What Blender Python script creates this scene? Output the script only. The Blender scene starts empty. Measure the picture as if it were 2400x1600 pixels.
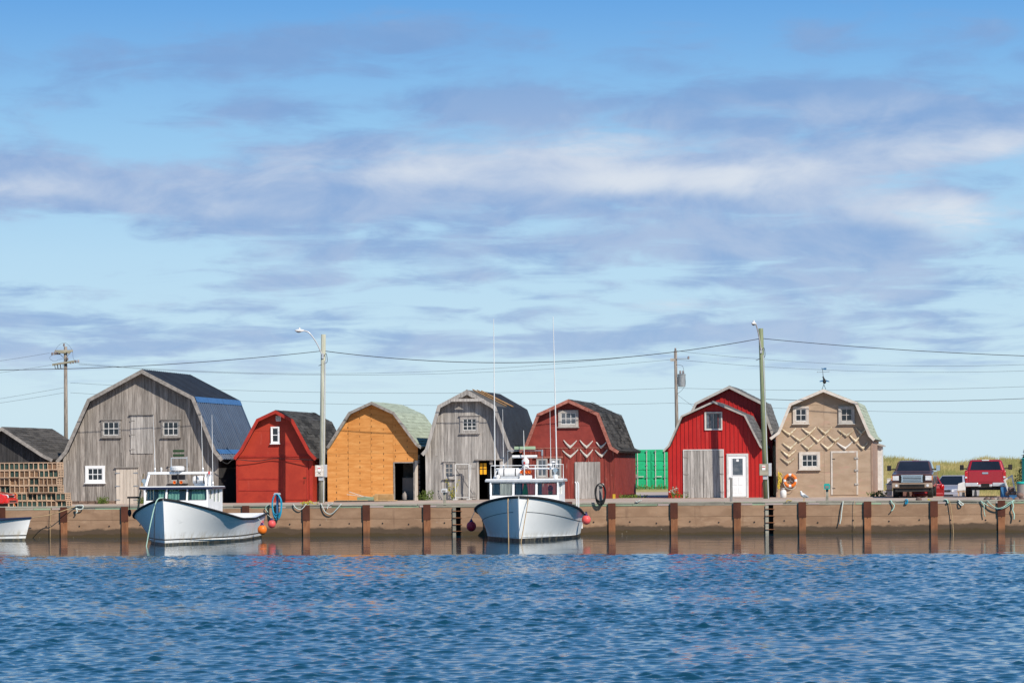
import bpy, bmesh, math, random
import numpy as np
from math import sin, cos, radians, pi, sqrt, atan2
from mathutils import Matrix, Vector, Euler
random.seed(7)
sc = bpy.context.scene
COL = sc.collection

# ------------------------------------------------------------------ camera, sky, sun, exposure
FPX, CX, CY, ROLL, CAMZ = 7400.0, 1200.0, 1095.5, 0.0087, 1.58     # focal length in photo pixels, principal point, roll, eye height
cam_d = bpy.data.cameras.new('camera'); cam = bpy.data.objects.new('camera', cam_d); COL.objects.link(cam)
cam_d.sensor_width = 36.0; cam_d.lens = FPX / 2400 * 36.0
cam_d.shift_y = (CY - 800) / 2400.0
cam_d.clip_start = 0.5; cam_d.clip_end = 20000
cam.matrix_world = Matrix.Translation((0, 0, CAMZ)) @ Matrix.Rotation(pi / 2, 4, 'X') @ Matrix.Rotation(-math.atan(ROLL), 4, 'Z')
sc.camera = cam

TH = radians(8.5)                      # the quay runs this much towards the camera on the right
Q0 = (7.57, 140.0)
E = (cos(TH), -sin(TH)); M = (sin(TH), cos(TH))
SUN_AZ, SUN_EL = radians(34.5), radians(38.5)      # azimuth measured from the direction towards the camera, to its right

sc.view_settings.view_transform = 'Standard'; sc.view_settings.look = 'None'
sc.view_settings.gamma = 1.0; sc.view_settings.exposure = 0.0; sc.view_settings.use_curve_mapping = False
sc.render.film_transparent = False
try:
    sc.cycles.max_bounces = 6; sc.cycles.diffuse_bounces = 3; sc.cycles.glossy_bounces = 4
    sc.cycles.transparent_max_bounces = 12; sc.cycles.caustics_reflective = False; sc.cycles.caustics_refractive = False
except Exception: pass

sd = Vector((sin(SUN_AZ) * cos(SUN_EL), -cos(SUN_AZ) * cos(SUN_EL), sin(SUN_EL)))   # towards the sun
sl = bpy.data.lights.new('sun', 'SUN'); sl.energy = 5.0; sl.angle = radians(0.55); sl.color = (1.0, 0.925, 0.82)
so = bpy.data.objects.new('sun', sl); COL.objects.link(so)
so.rotation_euler = sd.to_track_quat('Z', 'Y').to_euler(); so.location = (0, 60, 60)

class NT:
    def __init__(s, tree): s.t = tree; s.L = tree.links
    def n(s, typ, ins=None, out=0, **props):
        nd = s.t.nodes.new(typ)
        for k, v in props.items(): setattr(nd, k, v)
        for k, v in (ins or {}).items():
            if isinstance(v, bpy.types.NodeSocket): s.L.new(v, nd.inputs[k])
            else: nd.inputs[k].default_value = v
        return nd if out is None else nd.outputs[out]
    def m(s, op, a, b=0.0, c=0.0, clamp=False):
        return s.n('ShaderNodeMath', {0: a, 1: b, 2: c}, operation=op, use_clamp=clamp)
    def mix(s, f, a, b, bt='MIX'):
        nd = s.t.nodes.new('ShaderNodeMix'); nd.data_type = 'RGBA'; nd.blend_type = bt
        for i, v in ((0, f), (6, a), (7, b)):
            if isinstance(v, bpy.types.NodeSocket): s.L.new(v, nd.inputs[i])
            else: nd.inputs[i].default_value = v if i == 0 else (tuple(v) + (1,))[:4]
        return nd.outputs[2]
    def ss(s, x, lo, hi, a=0.0, b=1.0):
        return s.n('ShaderNodeMapRange', {0: x, 1: lo, 2: hi, 3: a, 4: b}, interpolation_type='SMOOTHSTEP')
    def noise(s, vec, scale, detail=4.0, rough=0.5, dist=0.0, out=0):
        return s.n('ShaderNodeTexNoise', {'Vector': vec, 'Scale': scale, 'Detail': detail, 'Roughness': rough, 'Distortion': dist}, out=out)
    def vm(s, op, a, b=(0, 0, 0)):
        return s.n('ShaderNodeVectorMath', {0: a, 1: b}, operation=op)

world = bpy.data.worlds.new('World'); sc.world = world; world.use_nodes = True
def make_sky():
    t = world.node_tree; t.nodes.clear(); q = NT(t)
    d = q.vm('NORMALIZE', q.n('ShaderNodeTexCoord', out=None).outputs['Generated'])      # view direction
    sx = q.n('ShaderNodeSeparateXYZ', {0: d}, out=None); x, y, z = sx.outputs
    sk = q.n('ShaderNodeTexSky', {'Vector': d}, out=None, sky_type='NISHITA', sun_disc=False, sun_elevation=SUN_EL,
             sun_rotation=math.atan2(sd.x, sd.y), altitude=0.0, air_density=1.0, dust_density=0.4, ozone_density=2.0)
    # clear air: the physical sky, deepened upwards as in the photograph (polarised blue over a pale horizon)
    rp = q.n('ShaderNodeValToRGB', {0: q.m('SQRT', q.m('DIVIDE', q.m('ARCSINE', q.m('MAXIMUM', z, 0.0)), pi / 2))}, out=None)
    cr = rp.color_ramp
    for i, (p, c) in enumerate(SKY_RAMP):
        e = cr.elements[i] if i < 2 else cr.elements.new(p)
        e.position = p; e.color = tuple(k / 6.0 for k in c) + (1,)
    grad = q.n('ShaderNodeVectorMath', {0: rp.outputs[0], 3: 6.0 / SKY_STR}, operation='SCALE')
    clear = q.mix(SKY_NISH, grad, sk.outputs[0])
    # clouds: thin stratocumulus in long flat bands
    az = q.m('ARCTAN2', x, y); el = q.m('ARCSINE', z)
    st = q.n('ShaderNodeCombineXYZ', {0: x, 1: y, 2: q.m('MULTIPLY', z, 2.1)})
    wn = q.noise(st, 9.0, 3.0, 0.55, out=1)
    wv = q.vm('SUBTRACT', wn, (0.5, 0.5, 0.5))
    ws = q.n('ShaderNodeSeparateXYZ', {0: wv}, out=None)
    azw = q.m('ADD', az, q.m('MULTIPLY', ws.outputs[0], 0.07))
    elw = q.m('ADD', el, q.m('MULTIPLY', ws.outputs[1], 0.022))
    def blob(px, py, rx, ry, tilt=0.0):
        u0, v0 = (px - 1200) / 7400., (1095 - py) / 7400.
        du = q.m('SUBTRACT', azw, u0); dvv = q.m('SUBTRACT', elw, v0)
        if tilt: dvv = q.m('SUBTRACT', dvv, q.m('MULTIPLY', du, tilt))
        a = q.m('MULTIPLY', du, 7400. / rx); b = q.m('MULTIPLY', dvv, 7400. / ry)
        r = q.m('ADD', q.m('MULTIPLY', a, a), q.m('MULTIPLY', b, b))
        return q.m('EXPONENT', q.m('MULTIPLY', r, -1.0))
    def total(lst):
        acc = 0.0
        for w, *a in lst: acc = q.m('MULTIPLY_ADD', blob(*a), w, acc)
        return acc
    cov = total(CLOUDS); lit = total(BRIGHT)
    wp = q.vm('ADD', st, q.n('ShaderNodeVectorMath', {0: wv, 3: 0.05}, operation='SCALE'))
    n1 = q.noise(wp, 15.0, 9.0, 0.57, 0.25)
    stf = q.n('ShaderNodeCombineXYZ', {0: x, 1: y, 2: q.m('MULTIPLY', q.m('SQRT', q.m('MAXIMUM', z, 0.0)), 2.9)})
    n2 = q.noise(q.vm('ADD', stf, (3.1, 1.7, 0.4)), 30.0, 9.0, 0.57, 0.45)
    nn = q.m('ADD', q.m('MULTIPLY', q.m('SUBTRACT', n1, 0.5), 1.5), q.m('MULTIPLY', q.m('SUBTRACT', n2, 0.5), q.ss(el, 0.05, 0.09, 2.3, 1.6)))
    rest = q.ss(el, 0.15, 0.26, 0.0, -0.12)                         # the deck goes on above the frame
    den = q.m('ADD', q.m('ADD', cov, nn), q.m('ADD', rest, q.ss(el, 0.045, 0.075, 0.10, 0.0)))
    den = q.m('MULTIPLY', q.ss(den, CL_LO, CL_HI), q.ss(el, 0.020, 0.038, 0.0, 0.94))
    n3 = q.noise(q.vm('ADD', wp, (7.7, 2.2, 5.5)), 24.0, 8.0, 0.58, 0.3)
    br = q.ss(q.m('ADD', lit, q.m('MULTIPLY', q.m('SUBTRACT', n3, 0.5), 1.5)), 0.0, 1.0)
    n4 = q.noise(q.vm('ADD', wp, (1.7, 9.2, 2.5)), 22.0, 7.0, 0.6, 0.3)
    sh = q.mix(q.ss(n4, 0.35, 0.65), CL_DARK, CL_MID)
    sh = q.mix(q.ss(el, 0.088, 0.128, 0.0, 0.8), sh, CL_HIGH)          # the highest ones stay in shade
    ccol = q.mix(q.m('MULTIPLY', br, q.ss(el, 0.10, 0.135, 1.0, 0.35)), sh, CL_LIT)
    ccol = q.mix(q.ss(el, 0.03, 0.10, 0.24, 0.06), ccol, clear)             # air in front of the far, low clouds
    col = q.mix(den, clear, ccol)
    bg = q.n('ShaderNodeBackground', {0: col, 1: SKY_STR})
    o = t.nodes.new('ShaderNodeOutputWorld'); t.links.new(bg, o.inputs[0])
    world.cycles.sampling_method = 'AUTOMATIC'
CL_LO, CL_HI = -0.10, 0.60
SKY_STR = 0.12; SKY_NISH = 0.06
def lin(r, g, b): return tuple(((v / 255 + 0.055) / 1.055) ** 2.4 if v > 10 else v / 3294.6 for v in (r, g, b))
SKY_RAMP = [(0.0, lin(203, 228, 240)), (1.0, (0.04, 0.13, 0.34)), (0.13, lin(201, 228, 242)), (0.2065, lin(180, 217, 242)), (0.261, lin(146, 197, 238)),
            (0.307, lin(98, 163, 227)), (0.43, (0.085, 0.30, 0.66)), (0.62, (0.05, 0.185, 0.45))]
CL_DARK, CL_MID, CL_LIT, CL_HIGH = [tuple(k / SKY_STR for k in lin(*c)) for c in ((134, 166, 213), (168, 187, 220), (222, 227, 236), (120, 162, 213))]
CLOUDS = [  # weight, photo px x, y, radius x, radius y, tilt
    (0.75, 1500, 440, 1100, 95, -0.01), (0.55, 700, 450, 560, 70, 0.0), (0.70, 1850, 240, 330, 80, 0.0), (0.60, 2300, 300, 300, 70, 0.05),
    (0.55, 40, 430, 240, 75, 0.0), (0.62, 480, 150, 450, 46, 0.06), (0.42, 560, 265, 170, 32, 0.10), (0.50, 1250, 240, 330, 50, 0.02),
    (0.55, 1900, 590, 700, 60, 0.0), (0.50, 950, 590, 450, 42, 0.0), (0.40, 2380, 110, 260, 60, 0.0), (0.40, 230, 725, 300, 20, 0.03),
    (0.46, 1950, 680, 620, 26, 0.03), (0.48, 880, 668, 360, 22, 0.0), (0.36, 560, 785, 560, 22, -0.01), (0.40, 2080, 735, 420, 22, 0.0), (0.36, 1180, 745, 260, 18, 0.02), (0.34, 1750, 800, 380, 18, 0.0),
    (0.40, 1300, 805, 420, 24, 0.02), (0.35, 100, 815, 300, 22, 0.0), (0.25, 2000, 872, 300, 12, 0.0),
    (0.32, 1150, 95, 300, 34, 0.0), (0.35, 820, 90, 160, 50, -0.1), (0.3, 1850, 90, 130, 40, 0.0), (0.3, 900, 345, 300, 40, -0.05),
    (-0.40, 330, 310, 300, 40, 0.0), (-0.55, 230, 590, 380, 50, 0.0), (-0.50, 1330, 560, 140, 32, 0.0), (-0.50, 1200, 0, 1500, 60, 0.0),
    (-0.30, 760, 205, 260, 22, 0.0), (-0.35, 1500, 660, 260, 16, 0.1), (-0.35, 1000, 728, 700, 14, 0.02), (-0.35, 1900, 735, 500, 12, 0.05),
    (-0.25, 1000, 930, 2200, 60, 0.0), (-0.3, 2000, 190, 90, 30, 0.0)]
BRIGHT = [(0.95, 1720, 435, 330, 40, 0.0), (0.95, 2230, 498, 190, 45, 0.0), (0.60, 1080, 400, 420, 60, 0.0), (0.6, 40, 455, 260, 40, 0.0), (0.45, 1450, 345, 300, 40, 0.0),
          (0.65, 2300, 350, 300, 55, 0.08), (0.7, 1600, 735, 110, 22, 0.0), (-0.3, 1800, 180, 420, 45, 0.0), (-0.5, 450, 160, 500, 60, 0.0), (0.3, 600, 480, 300, 35, 0.0),
          (-0.5, 1900, 620, 800, 40, 0.0), (-0.4, 560, 270, 260, 40, 0.0), (-0.5, 1200, 790, 1500, 40, 0.0), (0.3, 1850, 270, 260, 40, 0.0)]
make_sky()

# ------------------------------------------------------------------ places: the quay's own frame (s along it, t inland, z up)
def W(s, t, z=0.0): return Vector((Q0[0] + s * E[0] + t * M[0], Q0[1] + s * E[1] + t * M[1], z))
_c, _s = cos(math.atan(ROLL)), sin(math.atan(ROLL))
def ray(px, py):
    u = (px - CX) / FPX; v = (CY - py) / FPX
    return _c * u + _s * v, -_s * u + _c * v
def at(px, py, t):
    """point (s, z) of the upright plane at distance t behind the quay edge that shows at this spot of the photograph"""
    x, z = ray(px, py)
    Y = (t + Q0[0] * M[0] + Q0[1] * M[1]) / (x * M[0] + M[1])
    return (Y * x - Q0[0]) * E[0] + (Y - Q0[1]) * E[1], CAMZ + Y * z
def atY(px, py, Y):
    x, z = ray(px, py); return Vector((Y * x, Y, CAMZ + Y * z))
def proj(p):
    u = p[0] / p[1]; v = (p[2] - CAMZ) / p[1]
    return CX + FPX * (_c * u - _s * v), CY - FPX * (_s * u + _c * v)
def S(px, t): return at(px, 1170, t)[0]
WATER = -1.44
def ground(s, t):
    k = min(1.0, max(0.0, t / 17.0)); e = min(1.0, max(0.0, (-s - 13) / 10.0))
    d = min(1.0, max(0.0, (s - 8.6) / 1.6)); g = min(1.0, max(0.0, (t - 16.5) / 9.0)); g = g * g * (3 - 2 * g)
    return -0.16 * (1 - k) - 0.09 * e * k - 0.46 * d * g          # the car park falls away behind the quay
def depth_to(px, py, t, rx):
    """how far back a point must go for its far end to show at rx"""
    s, z = at(px, py, t); lo, hi = 0.5, 40.0
    f = lambda D: proj(W(s, t + D, z))[0] - rx
    if f(1.0) * f(25.0) > 0: return 8.0
    for _ in range(40):
        m = (lo + hi) / 2
        if f(lo) * f(m) <= 0: hi = m
        else: lo = m
    return lo

# ------------------------------------------------------------------ materials
MATS = {}
def mk(name, c1, c2=None, rough=0.8, sc=(3, 3, 3), detail=5.0, rnd=0.12, bump=0.0, metal=0.0, spec=0.3, patch=None, lo=0.35, hi=0.65, coat=0.0, extra=None, fac=None):
    if name in MATS: return MATS[name]
    m = bpy.data.materials.new(name); m.use_nodes = True; MATS[name] = m
    q = NT(m.node_tree); bs = m.node_tree.nodes['Principled BSDF']
    c2 = c2 or tuple(v * 0.8 for v in c1)
    tc = q.n('ShaderNodeTexCoord', out=None).outputs['Object']
    oi = q.n('ShaderNodeObjectInfo', out=None).outputs['Random']
    off = q.n('ShaderNodeVectorMath', {0: q.n('ShaderNodeCombineXYZ', {0: oi, 1: q.m('MULTIPLY', oi, 1.7), 2: q.m('MULTIPLY', oi, 2.3)}), 3: 40.0 if rnd else 0.0}, operation='SCALE')
    vec = q.vm('MULTIPLY', q.vm('ADD', tc, off), sc)
    n = q.noise(vec, 1.0, detail, 0.6)
    col = q.mix(q.ss(n, lo, hi), c1, c2)
    if patch:
        for (pc, psc, plo, phi) in (patch if isinstance(patch, list) else [patch]):
            pn = q.noise(q.vm('MULTIPLY', q.vm('ADD', tc, (5.3, 1.1, 8.7)), psc), 1.0, 6.0, 0.65)
            col = q.mix(q.ss(pn, plo, phi), col, pc)
    if rnd:
        col = q.mix(1.0, col, q.n('ShaderNodeCombineXYZ', {i: q.m('MULTIPLY_ADD', oi, 2 * rnd, 1 - rnd) for i in range(3)}), 'MULTIPLY')
    if extra: col = extra(q, col, tc)
    q.L.new(col, bs.inputs['Base Color'])
    bs.inputs['Roughness'].default_value = rough; bs.inputs['Metallic'].default_value = metal
    bs.inputs['Specular IOR Level'].default_value = spec
    if coat: bs.inputs['Coat Weight'].default_value = coat; bs.inputs['Coat Roughness'].default_value = 0.05
    if bump: q.L.new(q.n('ShaderNodeBump', {'Strength': 0.6, 'Distance': bump, 'Height': n}), bs.inputs['Normal'])
    return m
WS = (14, 14, 0.9)        # grain along z
mk('wood_grey', (0.35, 0.315, 0.28), (0.19, 0.165, 0.145), 0.85, (17, 17, 1.1), rnd=0.28, patch=[((0.38, 0.345, 0.31), (9, 9, 1.6), 0.56, 0.72), ((0.10, 0.088, 0.08), (3, 3, 0.8), 0.60, 0.8)])
mk('wood_silver', (0.46, 0.43, 0.395), (0.27, 0.248, 0.228), 0.85, (17, 17, 1.1), rnd=0.22, patch=[((0.44, 0.41, 0.38), (10, 10, 2.5), 0.58, 0.72), ((0.13, 0.12, 0.115), (5, 5, 0.8), 0.6, 0.8)])
mk('wood_pale', (0.64, 0.56, 0.47), (0.50, 0.43, 0.36), 0.85, (14, 14, 1.2), rnd=0.10, patch=((0.27, 0.25, 0.23), (6, 6, 1.5), 0.6, 0.8))
mk('wood_trim', (0.34, 0.31, 0.28), (0.22, 0.2, 0.18), 0.85, (6, 6, 6), rnd=0.12)
mk('wood_dark', (0.055, 0.052, 0.052), (0.03, 0.029, 0.03), 0.85, (9, 9, 1.5), rnd=0.25)
mk('ply_pale', (0.66, 0.44, 0.22), (0.55, 0.35, 0.16), 0.8, (3, 3, 3), rnd=0.12)
mk('wood_new', (0.50, 0.30, 0.14), (0.40, 0.22, 0.09), 0.8, (4, 4, 4), rnd=0.2)
def ply_nails(q, col, tc):
    # rows of black weeping nail heads down every stud, two feet apart
    s = q.n('ShaderNodeSeparateXYZ', {0: tc}, out=None)
    wob = q.noise(q.vm('MULTIPLY', tc, (0, 0, 3.1)), 1.0, 2.0)
    fx = q.m('ABSOLUTE', q.m('SUBTRACT', q.m('FRACT', q.m('DIVIDE', q.m('ADD', s.outputs[0], 10.07), 0.61)), 0.5))
    fx = q.m('ADD', fx, q.m('MULTIPLY', q.m('SUBTRACT', wob, 0.5), 0.06))
    fz = q.m('FRACT', q.m('DIVIDE', q.m('ADD', s.outputs[2], q.m('MULTIPLY', q.m('FLOOR', q.m('DIVIDE', q.m('ADD', s.outputs[0], 10.07), 0.61)), 0.137)), 0.31))
    a = q.ss(fx, 0.02, 0.045, 1, 0); b = q.ss(fz, 0.25, 0.42, 1, 0)
    msk = q.noise(q.vm('MULTIPLY', tc, (1.3, 1, 1.1)), 1.0, 3.0)
    return q.mix(q.m('MULTIPLY', q.m('MULTIPLY', a, b), q.ss(msk, 0.35, 0.6, 0.25, 0.9)), col, (0.10, 0.045, 0.015))
mk('plywood', (0.68, 0.305, 0.088), (0.57, 0.23, 0.056), 0.75, (1.3, 6, 9), rnd=0.07, patch=[((0.74, 0.37, 0.12), (1.0, 1.0, 4.0), 0.52, 0.72), ((0.38, 0.13, 0.03), (2.2, 2, 1.6), 0.62, 0.8)], extra=ply_nails)
mk('paint_red', (0.43, 0.045, 0.022), (0.36, 0.034, 0.018), 0.6, (1.5, 1.5, 1.2), rnd=0.04, patch=[((0.29, 0.024, 0.015), (0.8, 0.8, 1.5), 0.54, 0.75), ((0.48, 0.09, 0.06), (5, 5, 0.7), 0.62, 0.78)])
mk('paint_maroon', (0.27, 0.045, 0.034), (0.21, 0.034, 0.027), 0.75, (2, 2, 2), rnd=0.06, patch=((0.36, 0.15, 0.12), (2.2, 2.2, 3.5), 0.64, 0.76))
mk('wood_maroon', (0.27, 0.05, 0.036), (0.17, 0.03, 0.024), 0.8, (20, 20, 1.4), rnd=0.22, patch=((0.40, 0.29, 0.24), (14, 14, 1.1), 0.59, 0.70))
mk('trim_maroon', (0.40, 0.16, 0.12), (0.28, 0.09, 0.065), 0.8, (9, 9, 9), rnd=0.15)
mk('trim_red', (0.42, 0.035, 0.02), (0.33, 0.028, 0.018), 0.6, (4, 4, 4), rnd=0.08)
mk('metal_red', (0.47, 0.018, 0.014), (0.41, 0.014, 0.012), 0.5, (1, 1, 1), rnd=0.02, spec=0.35, patch=((0.50, 0.055, 0.045), (4, 4, 0.35), 0.55, 0.75))
mk('paint_tan', (0.455, 0.335, 0.235), (0.385, 0.275, 0.187), 0.75, (1.2, 1.2, 2.4), rnd=0.05, patch=[((0.46, 0.30, 0.22), (1.5, 1.5, 5), 0.55, 0.72), ((0.26, 0.175, 0.115), (2.4, 2.4, 7), 0.60, 0.78)])
mk('paint_tan_pink', (0.40, 0.27, 0.20), (0.34, 0.22, 0.16), 0.75, (4, 4, 4), rnd=0.06)
mk('trim_worn', (0.66, 0.60, 0.53), (0.56, 0.49, 0.42), 0.7, (5, 5, 5), rnd=0.08, patch=((0.40, 0.22, 0.16), (9, 9, 9), 0.58, 0.72))
mk('trim_white', (0.68, 0.67, 0.64), (0.56, 0.55, 0.525), 0.6, (5, 5, 5), rnd=0.05)
mk('trim_grey', (0.46, 0.43, 0.39), (0.36, 0.33, 0.30), 0.75, (5, 5, 5), rnd=0.08)
mk('white_paint', (0.88, 0.88, 0.87), (0.83, 0.83, 0.82), 0.4, (2, 2, 2), rnd=0.02, spec=0.5)
mk('shingle_dark', (0.072, 0.068, 0.062), (0.042, 0.04, 0.038), 0.95, (9, 9, 9), rnd=0.55, spec=0.15, patch=((0.15, 0.14, 0.125), (2.2, 2.2, 2.2), 0.62, 0.78))
mk('shingle_black', (0.030, 0.029, 0.03), (0.018, 0.018, 0.019), 0.95, (9, 9, 9), rnd=0.35, spec=0.12)
mk('shingle_brown', (0.10, 0.092, 0.082), (0.06, 0.055, 0.05), 0.95, (9, 9, 9), rnd=0.35, spec=0.15)
mk('shingle_green', (0.40, 0.455, 0.355), (0.33, 0.375, 0.29), 0.95, (6, 6, 6), rnd=0.10, spec=0.15)
mk('shingle_grey', (0.16, 0.158, 0.155), (0.115, 0.113, 0.112), 0.95, (8, 8, 8), rnd=0.2, spec=0.15)
mk('metal_navy', (0.045, 0.072, 0.12), (0.035, 0.056, 0.098), 0.42, (1.5, 1.5, 1.5), rnd=0.06, spec=0.6)
mk('metal_blue', (0.05, 0.13, 0.30), (0.04, 0.11, 0.26), 0.35, (1.5, 1.5, 1.5), rnd=0.05, spec=0.5)
mk('metal_black', (0.020, 0.026, 0.037), (0.014, 0.018, 0.027), 0.55, (1.5, 1.5, 1.5), rnd=0.08, spec=0.25)
mk('glass_dark', (0.010, 0.012, 0.017), (0.014, 0.017, 0.024), 0.06, (1, 1, 1), rnd=0.3, spec=0.6)
mk('glass_pale', (0.05, 0.065, 0.085), (0.12, 0.13, 0.145), 0.08, (3, 3, 3), rnd=0.2, spec=0.6)
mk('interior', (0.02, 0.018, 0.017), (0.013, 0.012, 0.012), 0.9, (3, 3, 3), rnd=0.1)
mk('interior_wood', (0.06, 0.045, 0.035), (0.04, 0.03, 0.022), 0.9, (3, 3, 3), rnd=0.2)
mk('galvanised', (0.42, 0.43, 0.44), (0.34, 0.35, 0.36), 0.4, (5, 5, 5), rnd=0.05, metal=0.5)
mk('aluminium', (0.62, 0.63, 0.64), (0.54, 0.55, 0.56), 0.35, (5, 5, 5), rnd=0.05, metal=0.3)
mk('black_metal', (0.02, 0.02, 0.022), (0.03, 0.03, 0.03), 0.5, (5, 5, 5), rnd=0.1)
mk('rubber', (0.018, 0.018, 0.02), (0.03, 0.029, 0.028), 0.7, (6, 6, 6), rnd=0.1)
mk('pole_wood', (0.50, 0.50, 0.40), (0.33, 0.335, 0.255), 0.85, (26, 26, 1.0), rnd=0.05, patch=((0.18, 0.17, 0.13), (11, 11, 3), 0.63, 0.74))
mk('pole_green', (0.25, 0.285, 0.165), (0.155, 0.185, 0.10), 0.85, (22, 22, 1.0), rnd=0.05, patch=((0.36, 0.37, 0.25), (9, 9, 2), 0.58, 0.74))
mk('pole_grey', (0.33, 0.285, 0.245), (0.16, 0.135, 0.12), 0.9, (16, 16, 1.6), rnd=0.05)
mk('wire', (0.03, 0.032, 0.036), (0.04, 0.042, 0.046), 0.6, rnd=0.0)
mk('ceramic', (0.45, 0.40, 0.40), (0.10, 0.06, 0.055), 0.3, (9, 9, 9), rnd=0.2)
def tide(q, col, tc):
    g = q.n('ShaderNodeNewGeometry', out=None).outputs['Position']
    z = q.n('ShaderNodeSeparateXYZ', {0: g}, out=None).outputs[2]
    nz = q.noise(q.vm('MULTIPLY', g, (0.55, 0.55, 1.2)), 1.0, 7.0, 0.68)
    zz = q.m('ADD', z, q.m('MULTIPLY', q.m('SUBTRACT', nz, 0.5), 0.70))
    wet = q.ss(zz, -1.13, -1.00, 1, 0)                            # weed and wet line left by the tide
    col = q.mix(q.m('MULTIPLY', wet, 0.88), col, (0.075, 0.053, 0.036))
    low = q.ss(zz, -1.36, -1.26, 1, 0)
    col = q.mix(q.m('MULTIPLY', low, 0.75), col, (0.075, 0.052, 0.022))
    sp = q.noise(q.vm('MULTIPLY', g, (9, 9, 9)), 1.0, 2.0, 0.5)
    return q.mix(q.ss(sp, 0.74, 0.78), col, (0.42, 0.36, 0.28))
mk('concrete', (0.405, 0.252, 0.155), (0.315, 0.19, 0.114), 0.9, (0.9, 0.9, 2.2), rnd=0.05, bump=0.01, patch=[((0.50, 0.33, 0.21), (0.7, 0.7, 3.0), 0.56, 0.74), ((0.21, 0.125, 0.078), (3.2, 3.2, 0.4), 0.57, 0.78)], extra=tide)
mk('rust_dark', (0.120, 0.038, 0.020), (0.085, 0.027, 0.015), 0.75, (3, 3, 2), rnd=0.12)
def pile_wet(q, col, tc):
    g = q.n('ShaderNodeNewGeometry', out=None).outputs['Position']
    z = q.n('ShaderNodeSeparateXYZ', {0: g}, out=None).outputs[2]
    return q.mix(q.ss(z, -1.40, -1.16, 0.7, 0), col, (0.085, 0.055, 0.03))
mk('rust_light', (0.36, 0.155, 0.07), (0.25, 0.10, 0.046), 0.8, (5, 5, 1.5), rnd=0.15, extra=pile_wet)
mk('timber_grey', (0.38, 0.35, 0.275), (0.26, 0.24, 0.185), 0.9, (1.2, 6, 6), rnd=0.18, patch=((0.26, 0.29, 0.20), (2, 2, 2), 0.56, 0.7))
mk('timber_green', (0.33, 0.42, 0.28), (0.25, 0.33, 0.215), 0.9, (1.2, 6, 6), rnd=0.22, patch=((0.35, 0.29, 0.24), (2, 2, 2), 0.6, 0.7))
mk('asphalt', (0.50, 0.40, 0.325), (0.42, 0.325, 0.26), 0.95, (0.35, 0.35, 0.35), rnd=0, patch=((0.22, 0.165, 0.135), (0.25, 0.9, 1), 0.6, 0.75))
mk('dirt', (0.20, 0.145, 0.10), (0.15, 0.12, 0.07), 0.95, (0.2, 0.2, 0.2), rnd=0, patch=((0.10, 0.12, 0.04), (0.12, 0.12, 0.12), 0.5, 0.6))
mk('stone', (0.25, 0.17, 0.125), (0.16, 0.11, 0.085), 0.9, (6, 6, 6), rnd=0.3)
mk('stone_brown', (0.22, 0.145, 0.115), (0.15, 0.10, 0.085), 0.85, (5, 5, 5), rnd=0.3)
mk('rope_green', (0.42, 0.60, 0.50), (0.32, 0.50, 0.42), 0.8, (20, 20, 20), rnd=0.1)
mk('rope_pale', (0.62, 0.66, 0.60), (0.5, 0.56, 0.5), 0.8, (20, 20, 20), rnd=0.1)
mk('rope_tan', (0.52, 0.37, 0.20), (0.40, 0.27, 0.14), 0.85, (20, 20, 20), rnd=0.1)
mk('rope_yellow', (0.62, 0.45, 0.05), (0.5, 0.36, 0.05), 0.8, (20, 20, 20), rnd=0.1)
mk('hose_blue', (0.02, 0.36, 0.55), (0.02, 0.28, 0.46), 0.45, (8, 8, 8), rnd=0.05)
mk('orange', (0.85, 0.20, 0.025), (0.78, 0.17, 0.02), 0.4, (2, 2, 2), rnd=0.05)
mk('buoy_pink', (0.85, 0.13, 0.12), (0.78, 0.10, 0.10), 0.4, (2, 2, 2), rnd=0.05)
mk('buoy_red', (0.62, 0.03, 0.06), (0.55, 0.025, 0.05), 0.4, (2, 2, 2), rnd=0.05)
mk('buoy_blue', (0.03, 0.025, 0.12), (0.025, 0.02, 0.10), 0.5, (2, 2, 2), rnd=0.05)
mk('red_plastic', (0.65, 0.025, 0.015), (0.6, 0.02, 0.012), 0.4, (2, 2, 2), rnd=0.05)
mk('green_plastic', (0.05, 0.45, 0.02), (0.04, 0.38, 0.02), 0.5, (2, 2, 2), rnd=0.05)
mk('container_green', (0.022, 0.46, 0.20), (0.018, 0.39, 0.165), 0.5, (2, 2, 2), rnd=0.04, patch=((0.02, 0.28, 0.11), (1.5, 1.5, 1.5), 0.6, 0.75))
mk('teal_plastic', (0.02, 0.42, 0.36), (0.018, 0.36, 0.31), 0.45, (2, 2, 2), rnd=0.05)
mk('blue_plastic', (0.05, 0.17, 0.34), (0.04, 0.14, 0.29), 0.45, (2, 2, 2), rnd=0.05)
mk('grey_plastic', (0.30, 0.27, 0.24), (0.26, 0.23, 0.21), 0.55, (2, 2, 2), rnd=0.05)
mk('white_plastic', (0.78, 0.77, 0.75), (0.70, 0.69, 0.67), 0.45, (2, 2, 2), rnd=0.06)
mk('bone', (0.72, 0.63, 0.47), (0.48, 0.36, 0.22), 0.7, (9, 9, 9), rnd=0.22)
mk('bone_white', (0.70, 0.66, 0.60), (0.50, 0.45, 0.39), 0.7, (9, 9, 9), rnd=0.18)
mk('yellow_paint', (0.60, 0.38, 0.03), (0.52, 0.32, 0.03), 0.6, (3, 3, 3), rnd=0.05)
mk('orange_backlit_paint', (0.95, 0.46, 0.02), (0.9, 0.42, 0.02), 0.5, (2, 2, 2), rnd=0.02)  # opaque; the glow of sun through a window is put into this orange
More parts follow.
